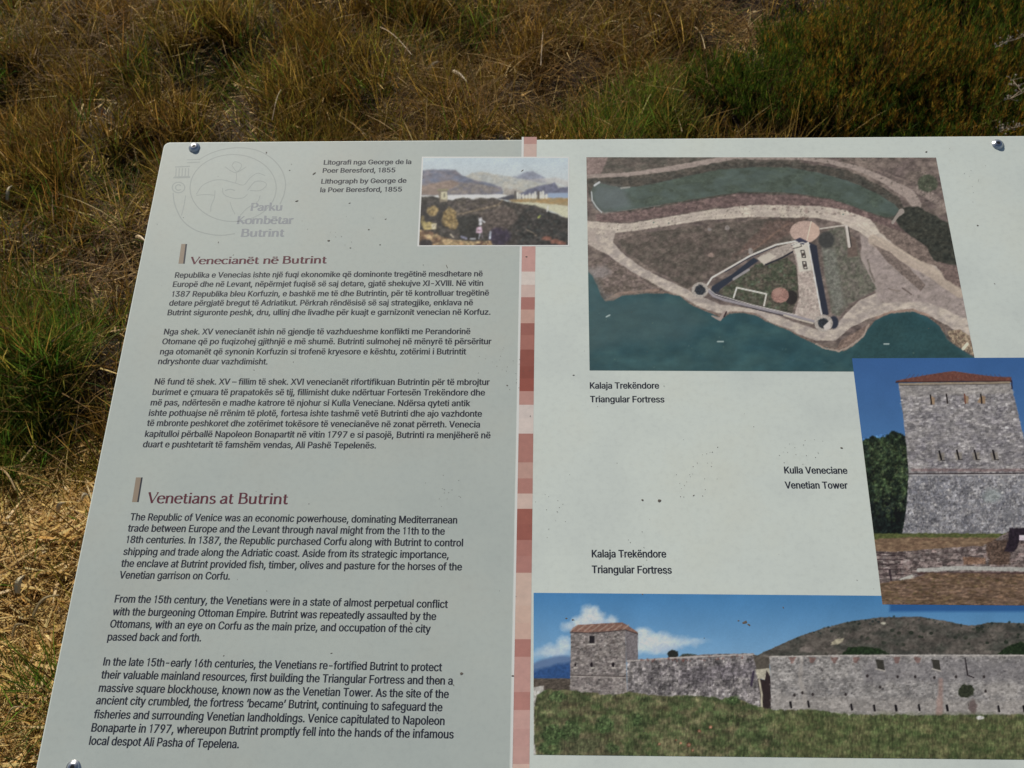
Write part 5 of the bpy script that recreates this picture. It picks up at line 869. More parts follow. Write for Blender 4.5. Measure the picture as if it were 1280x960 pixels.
# old landscape picture with a thin white margin: a loose wash of hills, water and bushes
quad_on('picture_margin', [(527.4, 195.8), (711.6, 196), (711.6, 307.8), (521.6, 308.2)], 0.00008, m_white)
O = Print([(529.2, 197.6), (710, 197.6), (709.8, 306.2), (523.8, 306.6)], 210, 126, 31)
g = np.clip((O.Y - 197) / 45, 0, 1)[..., None]
O.img = np.array([178, 192, 200.]) * (1 - g) + np.array([186, 188, 184.]) * g
O.put(np.ones_like(O.X) * .25, (168, 180, 186), .1, (20, 12))
O.poly([(578, 222), (590, 216), (600, 215), (625, 219), (650, 222), (690, 228), (712, 238), (712, 246), (600, 246), (575, 236)], (162, 164, 160), 2, 1.2, 7, .9, amp=.08, tex=(6, 4), col2=(172, 168, 156))
O.poly([(640, 222), (650, 219), (658, 215), (665, 214), (672, 217), (680, 221), (684, 228), (670, 228), (650, 223)], (128, 132, 148), 2.2, 1.5, 5, .85, amp=.12, tex=(4, 3))
O.poly([(655, 225), (700, 230), (712, 236), (712, 226), (695, 222)], (176, 170, 164), 2.5, 1, 6, .6)
O.poly([(524, 214), (540, 212.5), (556, 212), (570, 213), (577, 219), (590, 224), (612, 229), (627, 234), (630, 244), (524, 245)], (106, 112, 130), 1.6, 1, 7, amp=.12, tex=(9, 5), col2=(122, 118, 126))
O.poly([(524, 232), (545, 229), (565, 225), (578, 228), (562, 238), (545, 244), (524, 244)], (140, 120, 106), 3, 1.5, 7, .85, amp=.12, tex=(8, 4))
O.poly([(560, 240), (575, 229), (595, 229), (620, 234), (628, 240), (600, 243), (562, 243)], (112, 108, 112), 2.5, 1.2, 6, .8, amp=.14, tex=(5, 4), col2=(136, 126, 116))
O.poly([(626, 246), (632, 236), (645, 236), (655, 240), (655, 247)], (150, 142, 134), 2, 1.5, 5, .8, amp=.15, tex=(3, 3))
O.poly([(648, 243), (662, 236), (676, 232), (688, 230), (693, 228), (698, 235), (712, 233), (712, 243), (655, 244)], (104, 106, 124), 1.4, .8, 5, amp=.14, tex=(5, 4))
O.poly([(524, 244.5), (626, 243), (650, 246), (650, 249), (524, 250)], (200, 200, 196), 1, .5, 6)
O.poly([(685, 241.5), (712, 241), (712, 248), (684, 248)], (140, 156, 178), 1.2)
O.poly([(622, 248), (640, 243), (655, 247), (640, 251)], (72, 72, 80), 1.6, 1, 4)
O.poly([(636, 250), (660, 247.5), (712, 247.5), (712, 258), (680, 255), (640, 253)], (150, 132, 98), 1.5, .8, 5, amp=.1, tex=(8, 3), col2=(166, 136, 92))
O.poly([(640, 253), (670, 253), (712, 258.5), (712, 275), (690, 264), (650, 257)], (186, 184, 158), 1.5, .8, 5)
for x, h in ((647, 6), (650, 4), (654, 4), (658, 3), (662, 5), (666, 5), (669, 7), (676, 7), (679, 8), (683, 4)): O.line([(x, 247.5), (x, 247.5 - h)], 2.4, (204, 202, 190), 1, .4)
for x in (644, 673): O.line([(x, 248), (x, 240)], 2.6, (92, 88, 84), 1.2)
dk = [(520, 247), (540, 245), (552, 249), (566, 250), (580, 247), (590, 250), (600, 248), (615, 247), (626, 250), (640, 253), (655, 256), (668, 256), (680, 262), (695, 268), (712, 274), (712, 310), (520, 310)]
O.poly(dk, (78, 72, 68), 1.4, 1.5, 5, amp=.22, tex=(8, 6), col2=(62, 60, 56))
O.poly([(560, 252), (600, 249), (628, 251), (640, 262), (600, 270), (566, 268)], (104, 94, 84), 3, 2.5, 6, .7, amp=.25, tex=(5, 4), col2=(84, 76, 74))
O.poly([(596, 268), (640, 258), (650, 275), (630, 290), (606, 292)], (98, 86, 80), 4, 2.5, 6, .6, amp=.22, tex=(4, 4))
O.line([(572, 268), (600, 262), (622, 256), (628, 250)], 2, (138, 122, 100), 1.6, 1.5, 5, .8)
O.poly([(655, 262), (664, 257), (675, 259), (690, 268), (712, 276), (712, 308), (648, 308), (640, 285)], (48, 52, 52), 3, 2.5, 6, .7, amp=.3, tex=(4, 4), col2=(66, 62, 60))
O.poly([(524, 256), (545, 252), (565, 256), (560, 285), (540, 280), (524, 275)], (52, 50, 50), 3, 2, 5, .7, amp=.25, tex=(4, 4))
O.poly([(572, 272), (598, 268), (600, 300), (575, 298)], (46, 48, 46), 3, 2, 5, .7, amp=.25, tex=(4, 4)); O.ell(624, 296, 14, 11, (56, 48, 70), 4, 2, 5, .8)
O.poly([(547, 238), (552, 236.5), (559, 237), (559.5, 252), (550, 253)], (120, 110, 96), 1, .4, 4); O.poly([(551, 240), (559, 239.5), (559, 250), (551, 249)], (184, 178, 150), 1, .5, 3); O.line([(555.5, 242), (555.5, 246)], 1.2, (90, 86, 76), .7); O.line([(547, 237.5), (560, 237)], 1.4, (136, 134, 100), .8)
for cx_, cy_, rx, ry in ((541, 264, 7.5, 6.5), (562, 268, 8, 9), (566, 279, 7, 8), (558, 276, 7, 7)): O.ell(cx_, cy_, rx, ry, (132, 110, 70), 2, 2, 4, .9, amp=.3, tex=(2.5, 2.5), col2=(148, 128, 88))
O.line([(528, 272), (529, 280)], 5, (110, 98, 66), 2, 1.5); O.poly([(526, 276), (545, 279), (545, 286), (530, 288)], (162, 146, 96), 1.5, 1, 4); O.poly([(539, 280), (546, 279), (545, 286), (540, 287)], (188, 178, 150), 1)
O.poly([(520, 288), (535, 290), (550, 295), (562, 299), (590, 302), (615, 301.5), (615, 310), (520, 310)], (170, 150, 112), 1.5, 1.2, 5, amp=.12, tex=(6, 3), col2=(148, 120, 88))
O.dots(60, [(524, 288), (548, 292), (562, 300), (545, 304), (526, 304)], (1, 2.6), [(120, 92, 70), (184, 160, 120), (96, 74, 60)], .7, 1.4); O.ell(532, 304, 9, 4.5, (56, 50, 52), 1.4, 1.2)
O.dots(16, [(594, 302), (612, 302), (612, 307), (592, 307)], (.8, 1.4), [(88, 60, 54)], .8)
O.line([(600.5, 273), (600.5, 280)], 4, (200, 200, 204), 1, .4); O.line([(602, 275), (606, 278)], 1.6, (204, 204, 206), .8); O.ell(600, 270.8, 1.4, 1.6, (60, 50, 50), .8)
O.poly([(596, 284), (602, 283), (603, 292), (595, 291)], (190, 160, 176), 1, .4); O.line([(600, 292), (598.5, 298)], 1.6, (180, 180, 190), .8); O.line([(602, 291), (603, 297)], 1.2, (120, 110, 120), .8)
O.line([(613, 290), (612.5, 298)], 2.4, (178, 184, 196), 1); O.line([(577, 296), (583, 298)], 3, (120, 120, 140), 1.2); O.line([(588, 298.5), (594, 298.5)], 2, (176, 178, 184), 1); O.line([(563, 293), (567, 297)], 1.6, (184, 172, 150), .9)
for cx_, cy_ in ((684, 298), (694, 302), (702, 304)): O.ell(cx_, cy_, 6, 2.8, (136, 92, 78), 1.6, 1.2, 4, .9, amp=.15)
O.line([(658, 287), (664, 290), (670, 294)], 1.2, (140, 124, 104), 1, 1.4, 3, .8); O.line([(675, 270), (673, 272)], 2, (150, 160, 80), 1); O.line([(685, 258), (684, 264)], 1.8, (200, 196, 190), .9)
O.dots(240, dk, (.5, 1.3), [(110, 98, 88), (46, 44, 44), (92, 86, 60), (120, 106, 92)], .4)
O.streaks(O.mask_poly(dk, 2), 3, 2.2, .4, 90, 3)
O.build('landscape_picture', 0.00012, 'small old picture of hills, water and dark bushes with a white margin', blur=1, rough=.05, con=1.1)

# ------------------------------------------------------------------ stand: rail frame and two posts under the board
m_galv, t, b = nt('galvanised_steel')
tc = t.nodes.new('ShaderNodeTexCoord'); n_ = noise_node(t, 30, 4, .6, tc.outputs['Object'])
r_ = ramp_node(t, n_.outputs[0], [(.35, (.36, .37, .38)), (.65, (.52, .53, .54))]); t.links.new(r_.outputs[0], b.inputs['Base Color'])
b.inputs['Metallic'].default_value = .9; b.inputs['Roughness'].default_value = .45
def box_on(name, x0, y0, z0, x1, y1, z1, mat):
    v = [(x, y, z) for z in (z0, z1) for y in (y0, y1) for x in (x0, x1)]
    return on_panel(name, v, [(0, 2, 3, 1), (4, 5, 7, 6), (0, 1, 5, 4), (2, 6, 7, 3), (0, 4, 6, 2), (1, 3, 7, 5)], mat)
for y in (-.09, -.60): box_on('rail', .05, y - .02, -.0485, .95, y + .02, -.0085, m_galv)
for x in (.22, .78):
    yl = -.345; c = TILT @ Vector((x, yl, -.05)); n = 14; vs = []
    for z in (-.12, c.z + .012):
        for k in range(n): vs.append((c.x + .03 * math.cos(2 * math.pi * k / n), c.y + .03 * math.sin(2 * math.pi * k / n), z))
    mesh_obj('post', vs, [(k, (k + 1) % n, n + (k + 1) % n, n + k) for k in range(n)] + [tuple(range(n))[::-1], tuple(range(n, 2 * n))], m_galv, sign)
    box_on('bracket', x - .025, -.58, -.0525, x + .025, -.11, -.0490, m_galv)

# ------------------------------------------------------------------ vegetation
RG = np.random.RandomState(7)

def plant_material(name, trans=0.35, rough=0.6, spec=0.25):
    m, t, b = nt(name)
    a = t.nodes.new('ShaderNodeAttribute'); a.attribute_name = 'tint'
    t.links.new(a.outputs['Color'], b.inputs['Base Color'])
    b.inputs['Roughness'].default_value = rough; b.inputs['Specular IOR Level'].default_value = spec
    tr = t.nodes.new('ShaderNodeBsdfTranslucent'); mx = t.nodes.new('ShaderNodeMixShader'); mx.inputs[0].default_value = trans
    t.links.new(a.outputs['Color'], tr.inputs['Color'])
    t.links.new(b.outputs[0], mx.inputs[1]); t.links.new(tr.outputs[0], mx.inputs[2])
    t.links.new(mx.outputs[0], t.nodes['Material Output'].inputs['Surface'])
    return m

m_grass = plant_material('grass_blade', 0.55, .6, .15); m_straw = plant_material('straw', 0.25, 0.65, 0.12); m_shrub = plant_material('shrub_leaf', 0.42, .7, .1)

def blades(base, az, lean, L, W, bend, col, seg=3, tipcol=None, twist=None):
    """curved tapering strips; returns verts, quads, tris, colours"""
    n = len(base); ts = np.linspace(0, 1, seg + 1)
    ca, sa = np.cos(az), np.sin(az)
    d0 = np.stack([np.sin(lean) * ca, np.sin(lean) * sa, np.cos(lean)], -1)
    bd = np.stack([ca, sa, -0.55 * np.ones(n)], -1)
    tw = az + (RG.uniform(-1.2, 1.2, n) if twist is None else twist)
    side = np.stack([-np.sin(tw), np.cos(tw), np.zeros(n)], -1)
    V = np.zeros((n, 2 * seg + 1, 3)); C = np.zeros((n, 2 * seg + 1, 3))
    if tipcol is None: tipcol = col
    for k, t_ in enumerate(ts):
        p = base + (L * t_)[:, None] * d0 + (L * bend * t_ * t_)[:, None] * bd
        c = col + (tipcol - col) * t_
        if k < seg:
            w = (W * (1 - 0.75 * t_ ** 1.5) * .5)[:, None]
            V[:, 2 * k] = p - side * w; V[:, 2 * k + 1] = p + side * w; C[:, 2 * k] = c; C[:, 2 * k + 1] = c
        else: V[:, 2 * seg] = p; C[:, 2 * seg] = c
    o = (np.arange(n) * (2 * seg + 1))[:, None]
    q = np.concatenate([o + np.array([[2 * k, 2 * k + 1, 2 * k + 3, 2 * k + 2]]) for k in range(seg - 1)], 0)
    t3 = o + np.array([[2 * seg - 2, 2 * seg - 1, 2 * seg]])
    return V.reshape(-1, 3), q, t3, C.reshape(-1, 3)

class Bunch:
    def __init__(s): s.v, s.q, s.t, s.c, s.n = [], [], [], [], 0
    def add(s, r):
        v, q, t_, c = r; s.v.append(v); s.q.append(q + s.n); s.t.append(t_ + s.n); s.c.append(c); s.n += len(v)
    def build(s, name, mat):
        v = np.concatenate(s.v); q = np.concatenate(s.q); t_ = np.concatenate(s.t); c = np.concatenate(s.c)
        return link(bpy.data.objects.new(name, np_mesh(name, v, q, t_, mat, np.clip(c, .004, .85))))

def gp(px_, py_): g_ = G(px_, py_, 0.03); return g_[0], g_[1]

def zone(x, y, items, soft=1.0):
    """smooth membership of picture-named patches (centre and radii given as ground ellipses through picture points)"""
    out = np.zeros_like(x); nn = (vnoise(x * 5 + 3, y * 5 + 9, 21, 3) - .5) * 1.1
    for (ax, ay), (bx, by), (cx_, cy_) in items:          # centre, point to its right, point above it
        c = gp(ax, ay); r1 = gp(bx, by); r2 = gp(cx_, cy_)
        a = math.hypot(r1[0] - c[0], r1[1] - c[1]); b_ = math.hypot(r2[0] - c[0], r2[1] - c[1])
        d = np.sqrt(((x - c[0]) / a) ** 2 + ((y - c[1]) / b_) ** 2) + nn
        out = np.maximum(out, np.clip((1.15 - d) / .35 * soft, 0, 1))
    return out

Z_SHRUB = [((1120, 85), (1360, 85), (1120, -60)), ((960, 130), (1080, 130), (960, 70)), ((1240, 150), (1420, 150), (1240, 60))]
Z_GREEN = [((800, 150), (885, 150), (800, 118)), ((40, 455), (105, 455), (40, 350)), ((15, 540), (60, 540), (15, 480)), ((45, 870), (75, 870), (45, 830)), ((900, 115), (960, 115), (900, 60))]
Z_STRAW = [((40, 800), (150, 800), (40, 600)), ((60, 960), (190, 960), (60, 780)), ((60, 640), (140, 640), (60, 560))]
Z_BROWN = [((780, 55), (960, 55), (780, -20)), ((560, 120), (650, 120), (560, 60)), ((130, 330), (190, 330), (130, 270)), ((110, 30), (200, 30), (110, -20))]
Z_HOLE = [((980, 30), (1050, 30), (980, -10)), ((670, 130), (720, 130), (670, 95)), ((160, 190), (200, 190), (160, 150)), ((900, 10), (960, 10), (900, -20))]

def scatter(n, dens_fn=None):
    """points on the ground, dense where the view lies and thinner around it"""
    out = []
    tot = 0
    while tot < n:
        m_ = n * 2
        x = RG.uniform(-1.9, 3.3, m_); y = RG.uniform(-0.9, 4.2, m_)
        under = (x > 0.02) & (x < 1.0) & (y > -0.75) & (y < 0.6)
        near = ((y > 0.9) & (y < 3.4) & (x > -1.2 - .1 * y) & (x < 2.5)) | ((x < 0.1) & (x > -1.2) & (y > -0.75))
        keep = RG.rand(m_) < np.where(under, .25, np.where(near, 1.0, .22))
        x, y = x[keep], y[keep]
        if dens_fn is not None:
            k = RG.rand(len(x)) < dens_fn(x, y); x, y = x[k], y[k]
        out.append(np.stack([x, y], -1)); tot += len(x)
    return np.concatenate(out)[:n]

def pick(cols, n, jit=.22):
    cols = np.array(cols); c = cols[RG.randint(len(cols), size=n)]
    return c * RG.uniform(1 - jit, 1 + jit, (n, 1)) * RG.uniform(.93, 1.07, (n, 3))

def tufts(n_t, per, spread, dens, Lr, Wr, lean_s, bend_r, cols, tips=None, jit=.4):
    cen = scatter(n_t, dens); cc = pick(cols, n_t, .3); hs = RG.uniform(.65, 1.25, n_t); lx = RG.normal(0, .22, (n_t, 2))
    i = np.repeat(np.arange(n_t), per); n = len(i)
    r_ = spread * np.sqrt(RG.rand(n)); a = RG.uniform(0, 2 * math.pi, n)
    x = cen[i, 0] + r_ * np.cos(a); y = cen[i, 1] + r_ * np.sin(a)
    lean = np.abs(RG.normal(0, lean_s, n)) + r_ / spread * .25
    dx = np.sin(lean) * np.cos(a) + lx[i, 0]; dy = np.sin(lean) * np.sin(a) + lx[i, 1]
    az = np.arctan2(dy, dx); lean = np.arcsin(np.clip(np.hypot(dx, dy), 0, .97))
    L = RG.uniform(*Lr, n) * hs[i]; W = RG.uniform(*Wr, n)
    col = cc[i] * RG.uniform(1 - jit, 1 + jit, (n, 1)); tip = None
    if tips is not None: tip = pick(tips, n_t, .25)[i] * (.42 + 1.85 * RG.rand(n, 1) ** 2)
    base = np.stack([x, y, ground_z(x, y) - .004], -1)
    return blades(base, az, lean, L, W, RG.uniform(*bend_r, n), col, 3, tip)

BR = [(.21, .095, .030), (.27, .14, .045), (.31, .19, .065), (.15, .062, .020), (.36, .23, .085), (.24, .145, .035)]
OL = [(.19, .17, .025), (.24, .19, .035), (.14, .15, .022), (.29, .21, .05)]
GRN = [(.055, .14, .012), (.085, .18, .02), (.11, .19, .025), (.045, .11, .012), (.15, .20, .03)]
DK = .54
def warm(c, k): return (c[0] * k, c[1] * k * .95, c[2] * k * .6)
BR = [warm(c, DK) for c in BR]; OL = [warm(c, .55) for c in OL]; GRN = [tuple(1.0 * q for q in c) for c in GRN]
TIP = [(.36, .22, .045), (.24, .18, .028), (.42, .27, .07), (.19, .17, .022), (.32, .16, .035), (.30, .19, .05)]
ST = [(.60, .39, .12), (.70, .49, .18), (.46, .27, .07), (.72, .53, .24), (.36, .20, .05)]

fS = lambda x, y: zone(x, y, Z_SHRUB); fG = lambda x, y: zone(x, y, Z_GREEN); fT = lambda x, y: zone(x, y, Z_STRAW)
fL = lambda x, y: np.clip(patch(x, y, 5, 40) + .25, 0, 1)
fB = lambda x, y: zone(x, y, Z_BROWN); fH = lambda x, y: zone(x, y, Z_HOLE)
patch = lambda x, y, s_, k: np.clip((vnoise(x * s_, y * s_, k, 3) - .46) * 7, 0, 1)

B = Bunch()     # standing dry grass, brown to olive
d_dry = lambda x, y: np.clip(.14 + patch(x, y, 6, 30), 0, 1) * (1 - .9 * fS(x, y)) * (1 - .9 * fT(x, y)) * (1 - .8 * fH(x, y)) * (1 - .5 * fG(x, y))
B.add(tufts(5200, 20, .030, d_dry, (.05, .15), (.0016, .0036), .35, (.0, .5), BR, BR + TIP))
B.add(tufts(3600, 18, .026, d_dry, (.08, .19), (.0015, .0034), .22, (.0, .35), BR, TIP + OL))
tag(B.build('dry_grass', m_grass), kind='stuff')
B = Bunch()     # green grass
d_gr = lambda x, y: np.clip(fG(x, y) * 1.1 + .07 * patch(x, y, 6, 31) * (1 - fT(x, y)) + .02, 0, 1) * (1 - .95 * fS(x, y)) * (1 - .9 * fB(x, y) * (1 - fG(x, y)))
B.add(tufts(1900, 17, .026, d_gr, (.06, .16), (.0014, .0030), .25, (.0, .45), GRN, GRN + TIP[1:]))
d_ol = lambda x, y: np.clip(patch(x, y, 3, 33), 0, 1) * (1 - fS(x, y)) * (1 - .8 * fT(x, y)) * (1 - .7 * fB(x, y)) * (1 - .8 * fH(x, y))
B.add(tufts(1200, 14, .022, d_ol, (.07, .18), (.0015, .003), .25, (.0, .4), OL, GRN + TIP))
tag(B.build('green_grass', m_grass), kind='stuff')
B = Bunch()     # lying straw and dead blades, several layers
def litter(n, dens, Lr, Wr, cols, zr, lean=(1.25, 1.75), bend=(-.1, .25)):
    p = scatter(n, dens); x, y = p[:, 0], p[:, 1]; z = ground_z(x, y) + RG.uniform(*zr, n)
    return blades(np.stack([x, y, z], -1), RG.uniform(0, 2 * math.pi, n), RG.uniform(*lean, n), RG.uniform(*Lr, n), RG.uniform(*Wr, n), RG.uniform(*bend, n), pick(cols, n, .3), 3, pick(cols, n, .2))
B.add(litter(30000, lambda x, y: np.clip(fT(x, y) * 1.2 + .03, 0, 1), (.02, .075), (.0016, .0042), ST, (.002, .030)))
B.add(litter(3200, lambda x, y: np.clip(fT(x, y) * 1.2 + .02, 0, 1), (.02, .06), (.004, .008), ST + [(.75, .58, .32)], (.010, .034)))
B.add(litter(30000, lambda x, y: fL(x, y) * (1 - .85 * fS(x, y)) * (1 - .6 * fH(x, y)), (.02, .07), (.0012, .0028), BR + [tuple(.6 * q for q in c) for c in BR], (.0, .030), (1.0, 1.75)))
B.add(litter(15000, lambda x, y: np.clip(fB(x, y) * 1.2 + .12, 0, 1), (.04, .15), (.0012, .0028), BR + BR + BR + ST[2:], (.01, .09), (.5, 1.7), (0, .6)))
B.add(litter(700, lambda x, y: (1 - fS(x, y)) * (1 - .5 * fH(x, y)), (.03, .10), (.003, .006), ST, (.015, .05)))
tag(B.build('straw_litter', m_straw), kind='stuff')

# low bushy shrubs at the right: upright twigs thick with small scale leaves, green with rust coloured tips
def shrub(cx_, cy_, rad, hgt, n_tw, rust, rs):
    R_ = np.random.RandomState(rs); v = Bunch(); st_ = Bunch()
    a = R_.uniform(0, 2 * math.pi, n_tw); r_ = rad * np.sqrt(R_.rand(n_tw))
    lean = r_ / rad * .55 + R_.uniform(0, .2, n_tw); L = hgt * R_.uniform(.6, 1.1, n_tw) * (1.05 - .35 * (r_ / rad) ** 2)
    x = cx_ + r_ * .6 * np.cos(a); y = cy_ + r_ * .6 * np.sin(a); base = np.stack([x, y, ground_z(x, y) - .005], -1)
    st_.add(blades(base, a, lean, L, np.full(n_tw, .0022), np.zeros(n_tw), np.tile([.10, .05, .025], (n_tw, 1)), 3))
    d0 = np.stack([np.sin(lean) * np.cos(a), np.sin(lean) * np.sin(a), np.cos(lean)], -1)
    nl = 24
    i = np.repeat(np.arange(n_tw), nl); t_ = R_.uniform(.22, 1.0, len(i)) ** .8
    p = base[i] + (L[i] * t_)[:, None] * d0[i]
    az = R_.uniform(0, 2 * math.pi, len(i)); ln = R_.uniform(.15, .8, len(i))
    rusty = (R_.rand(n_tw) < rust)[i] & (t_ > R_.uniform(.3, .75, len(i)))
    g_ = np.array([(.055, .11, .012), (.085, .14, .016), (.04, .085, .010), (.17, .21, .025)])[R_.randint(4, size=len(i))]
    o_ = np.array([(.38, .19, .024), (.27, .13, .018), (.44, .28, .04), (.27, .22, .03)])[R_.randint(4, size=len(i))]
    c = .8 * np.where(rusty[:, None], o_, g_) * R_.uniform(.6, 1.3, (len(i), 1)) * R_.uniform(.7, 1.25, n_tw)[i][:, None]
    v.add(blades(p, az, ln, R_.uniform(.009, .026, len(i)), R_.uniform(.0013, .0026, len(i)), R_.uniform(-.2, .2, len(i)), c, 2))
    return st_, v
SH = [ # picture x, y of the foot, radius, height, twigs, share of rusty twigs, label
 (905, 128, .13, .15, 230, .1, 'small dark green bush at the left end of the scrub'),
 (965, 150, .16, .17, 300, .15, 'dark green bush behind the panel edge, left of the low orange bush'),
 (1040, 165, .13, .15, 240, .75, 'low orange tipped bush touching the panel edge'),
 (1130, 172, .16, .16, 300, .35, 'green bush with few rusty tips, just right of the low orange bush'),
 (1215, 176, .15, .17, 280, .6, 'bush with mixed rusty and green tips behind the right screw'),
 (1290, 170, .17, .18, 300, .5, 'bush cut by the right picture edge just behind the panel'),
 (1010, 95, .17, .18, 300, .35, 'green and rusty bush in the second row, left of the largest orange one'),
 (1090, 112, .19, .23, 420, .85, 'largest orange tipped bush in the middle of the scrub'),
 (1180, 118, .18, .20, 360, .7, 'orange brown bush to the right of the largest orange one'),
 (1262, 112, .17, .20, 320, .35, 'dark green bush behind the dead white flower sprigs'),
 (1100, 48, .22, .20, 380, .3, 'green bush at the back of the scrub under the top picture edge'),
 (1200, 42, .22, .22, 380, .25, 'dark bush at the back right under the top picture edge'),
 (1300, 50, .22, .22, 360, .3, 'dark green bush in the top right corner'),
 (1010, 42, .17, .15, 240, .2, 'low green bush beside the dark hollow at the top'),
 (1150, 5, .26, .22, 360, .3, 'farthest green brown bush, half out of the top picture edge'),
 (1270, 0, .26, .24, 340, .2, 'farthest dark bush at the top right corner'),
]
for k, (px_, py_, rad, hgt, n_tw, rust, lab) in enumerate(SH):
    cx_, cy_ = gp(px_, py_)
    e = bpy.data.objects.new('low_bush', None); COL.objects.link(e); e.location = (cx_, cy_, float(ground_z(np.array(cx_), np.array(cy_))))
    e.empty_display_size = .1
    st_, fo = shrub(cx_, cy_, rad * 1.05, hgt * (.9 + .35 * ((k * 7) % 5) / 4), int(n_tw * 1.15), rust * .75, 100 + k)
    for nm, bb_ in (('stems', st_), ('foliage', fo)):
        o = bb_.build(nm, m_shrub); o.parent = e; o.matrix_parent_inverse = Matrix.Translation(-e.location)
    tag(e, lab, 'bush', 'low bushes behind the panel')

# single stalks, leaves and sprigs one can point at
def stalk(name, p0, p1, w, col, label, cat, h0=.03, h1=.05, arch=.01, taper=.5, mat=None):
    a = np.array(G(*p0, h0)); b_ = np.array(G(*p1, h1)); n = 8
    d = (b_ - a); s_ = np.cross(d, CAM - a); s_ /= np.linalg.norm(s_); up = np.cross(s_, d); up /= np.linalg.norm(up)
    vs, fs = [], []
    for k in range(n + 1):
        t_ = k / n; c = a + d * t_ + np.array([0, 0, arch * math.sin(math.pi * t_)]) + s_ * (w * (.12 if cat == 'leaf' else .5) * math.sin(4 * t_ + p0[0]))
        ww = w * (1 - (1 - taper) * t_) * (math.sin(math.pi * min(1, .12 + t_ * .88)) ** .5 if cat == 'leaf' else 1) * .5 + .0002
        for q in (s_, up * .5, -s_, -up * .5): vs.append(c + q * ww)
    for k in range(n):
        for j in range(4): fs.append((4 * k + j, 4 * k + (j + 1) % 4, 4 * k + 4 + (j + 1) % 4, 4 * k + 4 + j))
    fs += [(3, 2, 1, 0), tuple(4 * n + j for j in range(4))]
    o = mesh_obj(name, vs, fs, mat or flat_mat(name, col, .55, .3)); 
    return tag(o, label, cat)
PALE, DULL = (.50, .38, .20), (.34, .23, .11)
GRP = 'loose dead stalks lying in the grass'
for p0, p1, w, col, lab in (
 ((799, 17), (832, 26), .0035, PALE, 'pale straw lying level near the top edge, left of the dark hollow'),
 ((759, 26), (832, 49), .0028, DULL, 'long thin tan stalk slanting down to the right in the brown dry patch'),
 ((800, 86), (846, 74), .0034, PALE, 'pale bent stalk in the brown patch behind the aerial picture'),
 ((677, 82), (678, 36), .0030, DULL, 'upright tan stem near the top, above the lithograph'),
 ((869, 33), (881, 61), .0036, PALE, 'short pale stalk leaning down right near the green patch'),
 ((836, 118), (852, 165), .0034, PALE, 'pale stalk standing in the green grass right behind the panel edge'),
 ((1050, 162), (1037, 99), .0040, (.55, .45, .2), 'yellowish single stem rising in front of the dark green bush'),
 ((1053, 50), (1053, 5), .0028, DULL, 'thin upright stem at the top edge, beside the dark hollow'),
 ((1253, 5), (1232, 45), .0024, PALE, 'thin pale stem slanting in the top right corner'),
 ((1248, 128), (1249, 165), .0026, (.5, .4, .18), 'thin yellow stem just above the right screw'),
 ((475, 34), (515, 68), .0026, DULL, 'tan stalk slanting right in the middle of the top strip'),
 ((340, 150), (352, 112), .0026, DULL, 'tan stalk standing above the round emblem'),
 ((0, 493), (36, 486), .0050, (.46, .44, .16), 'yellow green stem crossing the green tuft at the left edge'),
 ((40, 770), (74, 744), .0060, PALE, 'long pale straw in the litter at lower left'),
 ((14, 795), (31, 782), .0060, PALE, 'short pale straw at the left edge in the litter'),
 ((10, 895), (34, 884), .0032, PALE, 'thin pale stem near the bottom left corner'),
 ((2, 585), (18, 610), .0040, DULL, 'dull tan stem at the left edge above the litter'),
): tag(stalk('dead_stalk', p0, p1, w, col, lab, 'stalk', .045, .07 if abs(p0[1] - p1[1]) < 60 else .10, .012), group=GRP)
for p0, p1, w, col, lab in (
 ((534, 88), (550, 77), .014, (.46, .36, .21), 'pale curled dead leaf in the grass above the lithograph'),
 ((566, 88), (584, 104), .012, (.42, .32, .2), 'narrow tan dead leaf to the right of the curled pale one'),
 ((22, 742), (31, 718), .013, (.68, .56, .34), 'broad pale dead leaf in the straw at lower left'),
 ((102, 624), (112, 620), .010, (.66, .55, .36), 'small bright dead leaf beside the panel edge at left'),
 ((72, 640), (82, 628), .010, (.62, .48, .28), 'tan dead leaf left of the English heading'),
 ((8, 250), (16, 232), .010, (.52, .42, .26), 'pale dead leaf at the left edge beside the brown grass'),
 ((170, 295), (183, 304), .010, (.55, .40, .22), 'orange tan dead leaf beside the left panel edge'),
): tag(stalk('dead_leaf', p0, p1, w, col, lab, 'leaf', .05, .065, .008, .4), group='dead leaves in the grass')
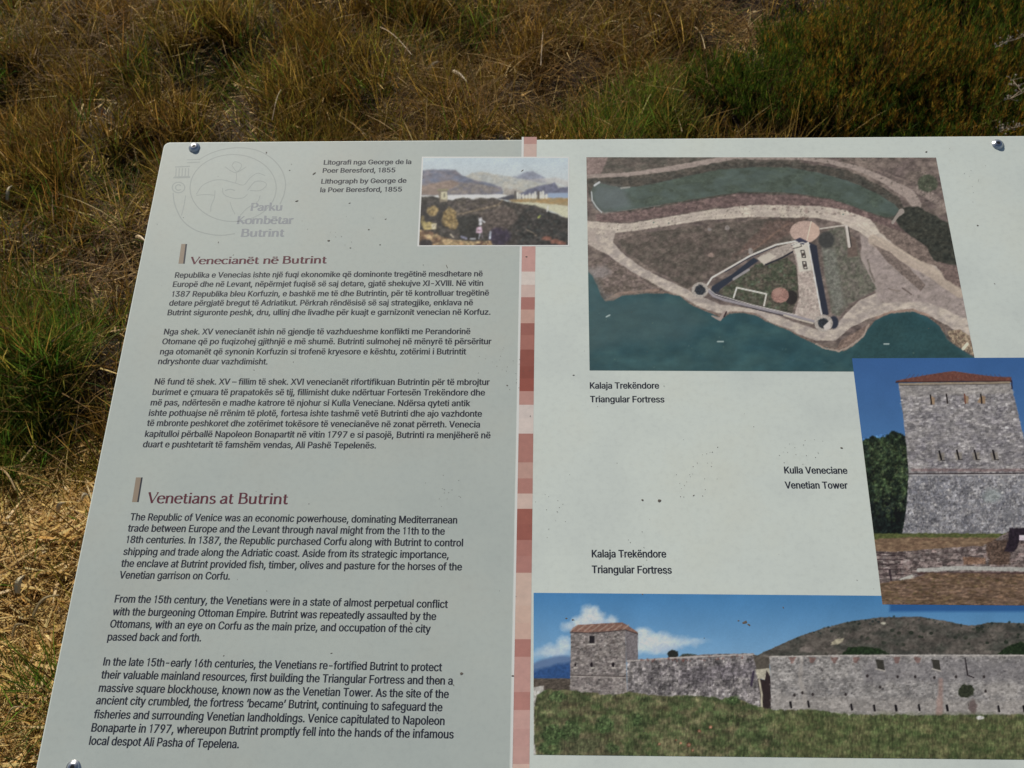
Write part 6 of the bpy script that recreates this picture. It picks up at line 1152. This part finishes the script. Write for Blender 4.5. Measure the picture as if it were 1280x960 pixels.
m_twig = flat_mat('dead_twig', (.30, .24, .17), .7, .2); m_tuftw = flat_mat('dead_flower', (.42, .35, .27), .8, .2)
for k, (p0, pts, lab) in enumerate((
 ((1300, 40), ((1248, 58), (1258, 52), (1268, 50), (1278, 46)), 'dead white flower sprig highest at the right picture edge'),
 ((1300, 95), ((1266, 100), (1272, 108), (1278, 116), (1262, 124)), 'dead white flower sprig midway down the right picture edge'),
 ((1296, 150), ((1250, 165), (1258, 160), (1268, 160), (1278, 157)), 'dead white flower sprig lying just above the right screw'))):
    e = bpy.data.objects.new('dead_sprig', None); COL.objects.link(e); q0 = G(*p0, .20); e.location = q0
    tag(e, lab, 'sprig', 'dead flower sprigs at the right edge')
    vs, fs = [], []; hv, hf = [], []; rs = random.Random(50 + k)
    def tube(a, b_, w):
        a, b_ = np.array(a), np.array(b_); d = b_ - a; s_ = np.cross(d, CAM - a); s_ = s_ / np.linalg.norm(s_) * w; u_ = np.cross(s_, d); u_ = u_ / np.linalg.norm(u_) * w; n0 = len(vs)
        for c in (a, b_):
            for q in (s_, u_, -s_ * .9, -u_ * .9): vs.append(c + q - q0)
        for j in range(4): fs.append((n0 + j, n0 + (j + 1) % 4, n0 + 4 + (j + 1) % 4, n0 + 4 + j))
    prev = q0
    for (x, y) in pts[::-1]:
        tip = np.array(G(x, y, .22)); tube(prev, tip, .0009); prev = tip
        for m_ in range(6):
            c = tip + np.array([rs.uniform(-.02, .02), rs.uniform(-.012, .012), rs.uniform(-.004, .014)])
            tube(tip, c, .0004); n0 = len(hv); r_ = rs.uniform(.0014, .0034)
            for q in ((1, 0, 0), (0, 1, 0), (-1, 0, 0), (0, -1, 0), (0, 0, 1.2), (0, 0, -1)): hv.append(c + np.array(q) * r_ * rs.uniform(.6, 1.4) - q0)
            for f in ((0, 1, 4), (1, 2, 4), (2, 3, 4), (3, 0, 4), (1, 0, 5), (2, 1, 5), (3, 2, 5), (0, 3, 5)): hf.append(tuple(n0 + i for i in f))
    mesh_obj('stem', vs, fs, m_twig, e); tag(mesh_obj('flower_heads', hv, hf, m_tuftw, e), kind='stuff')
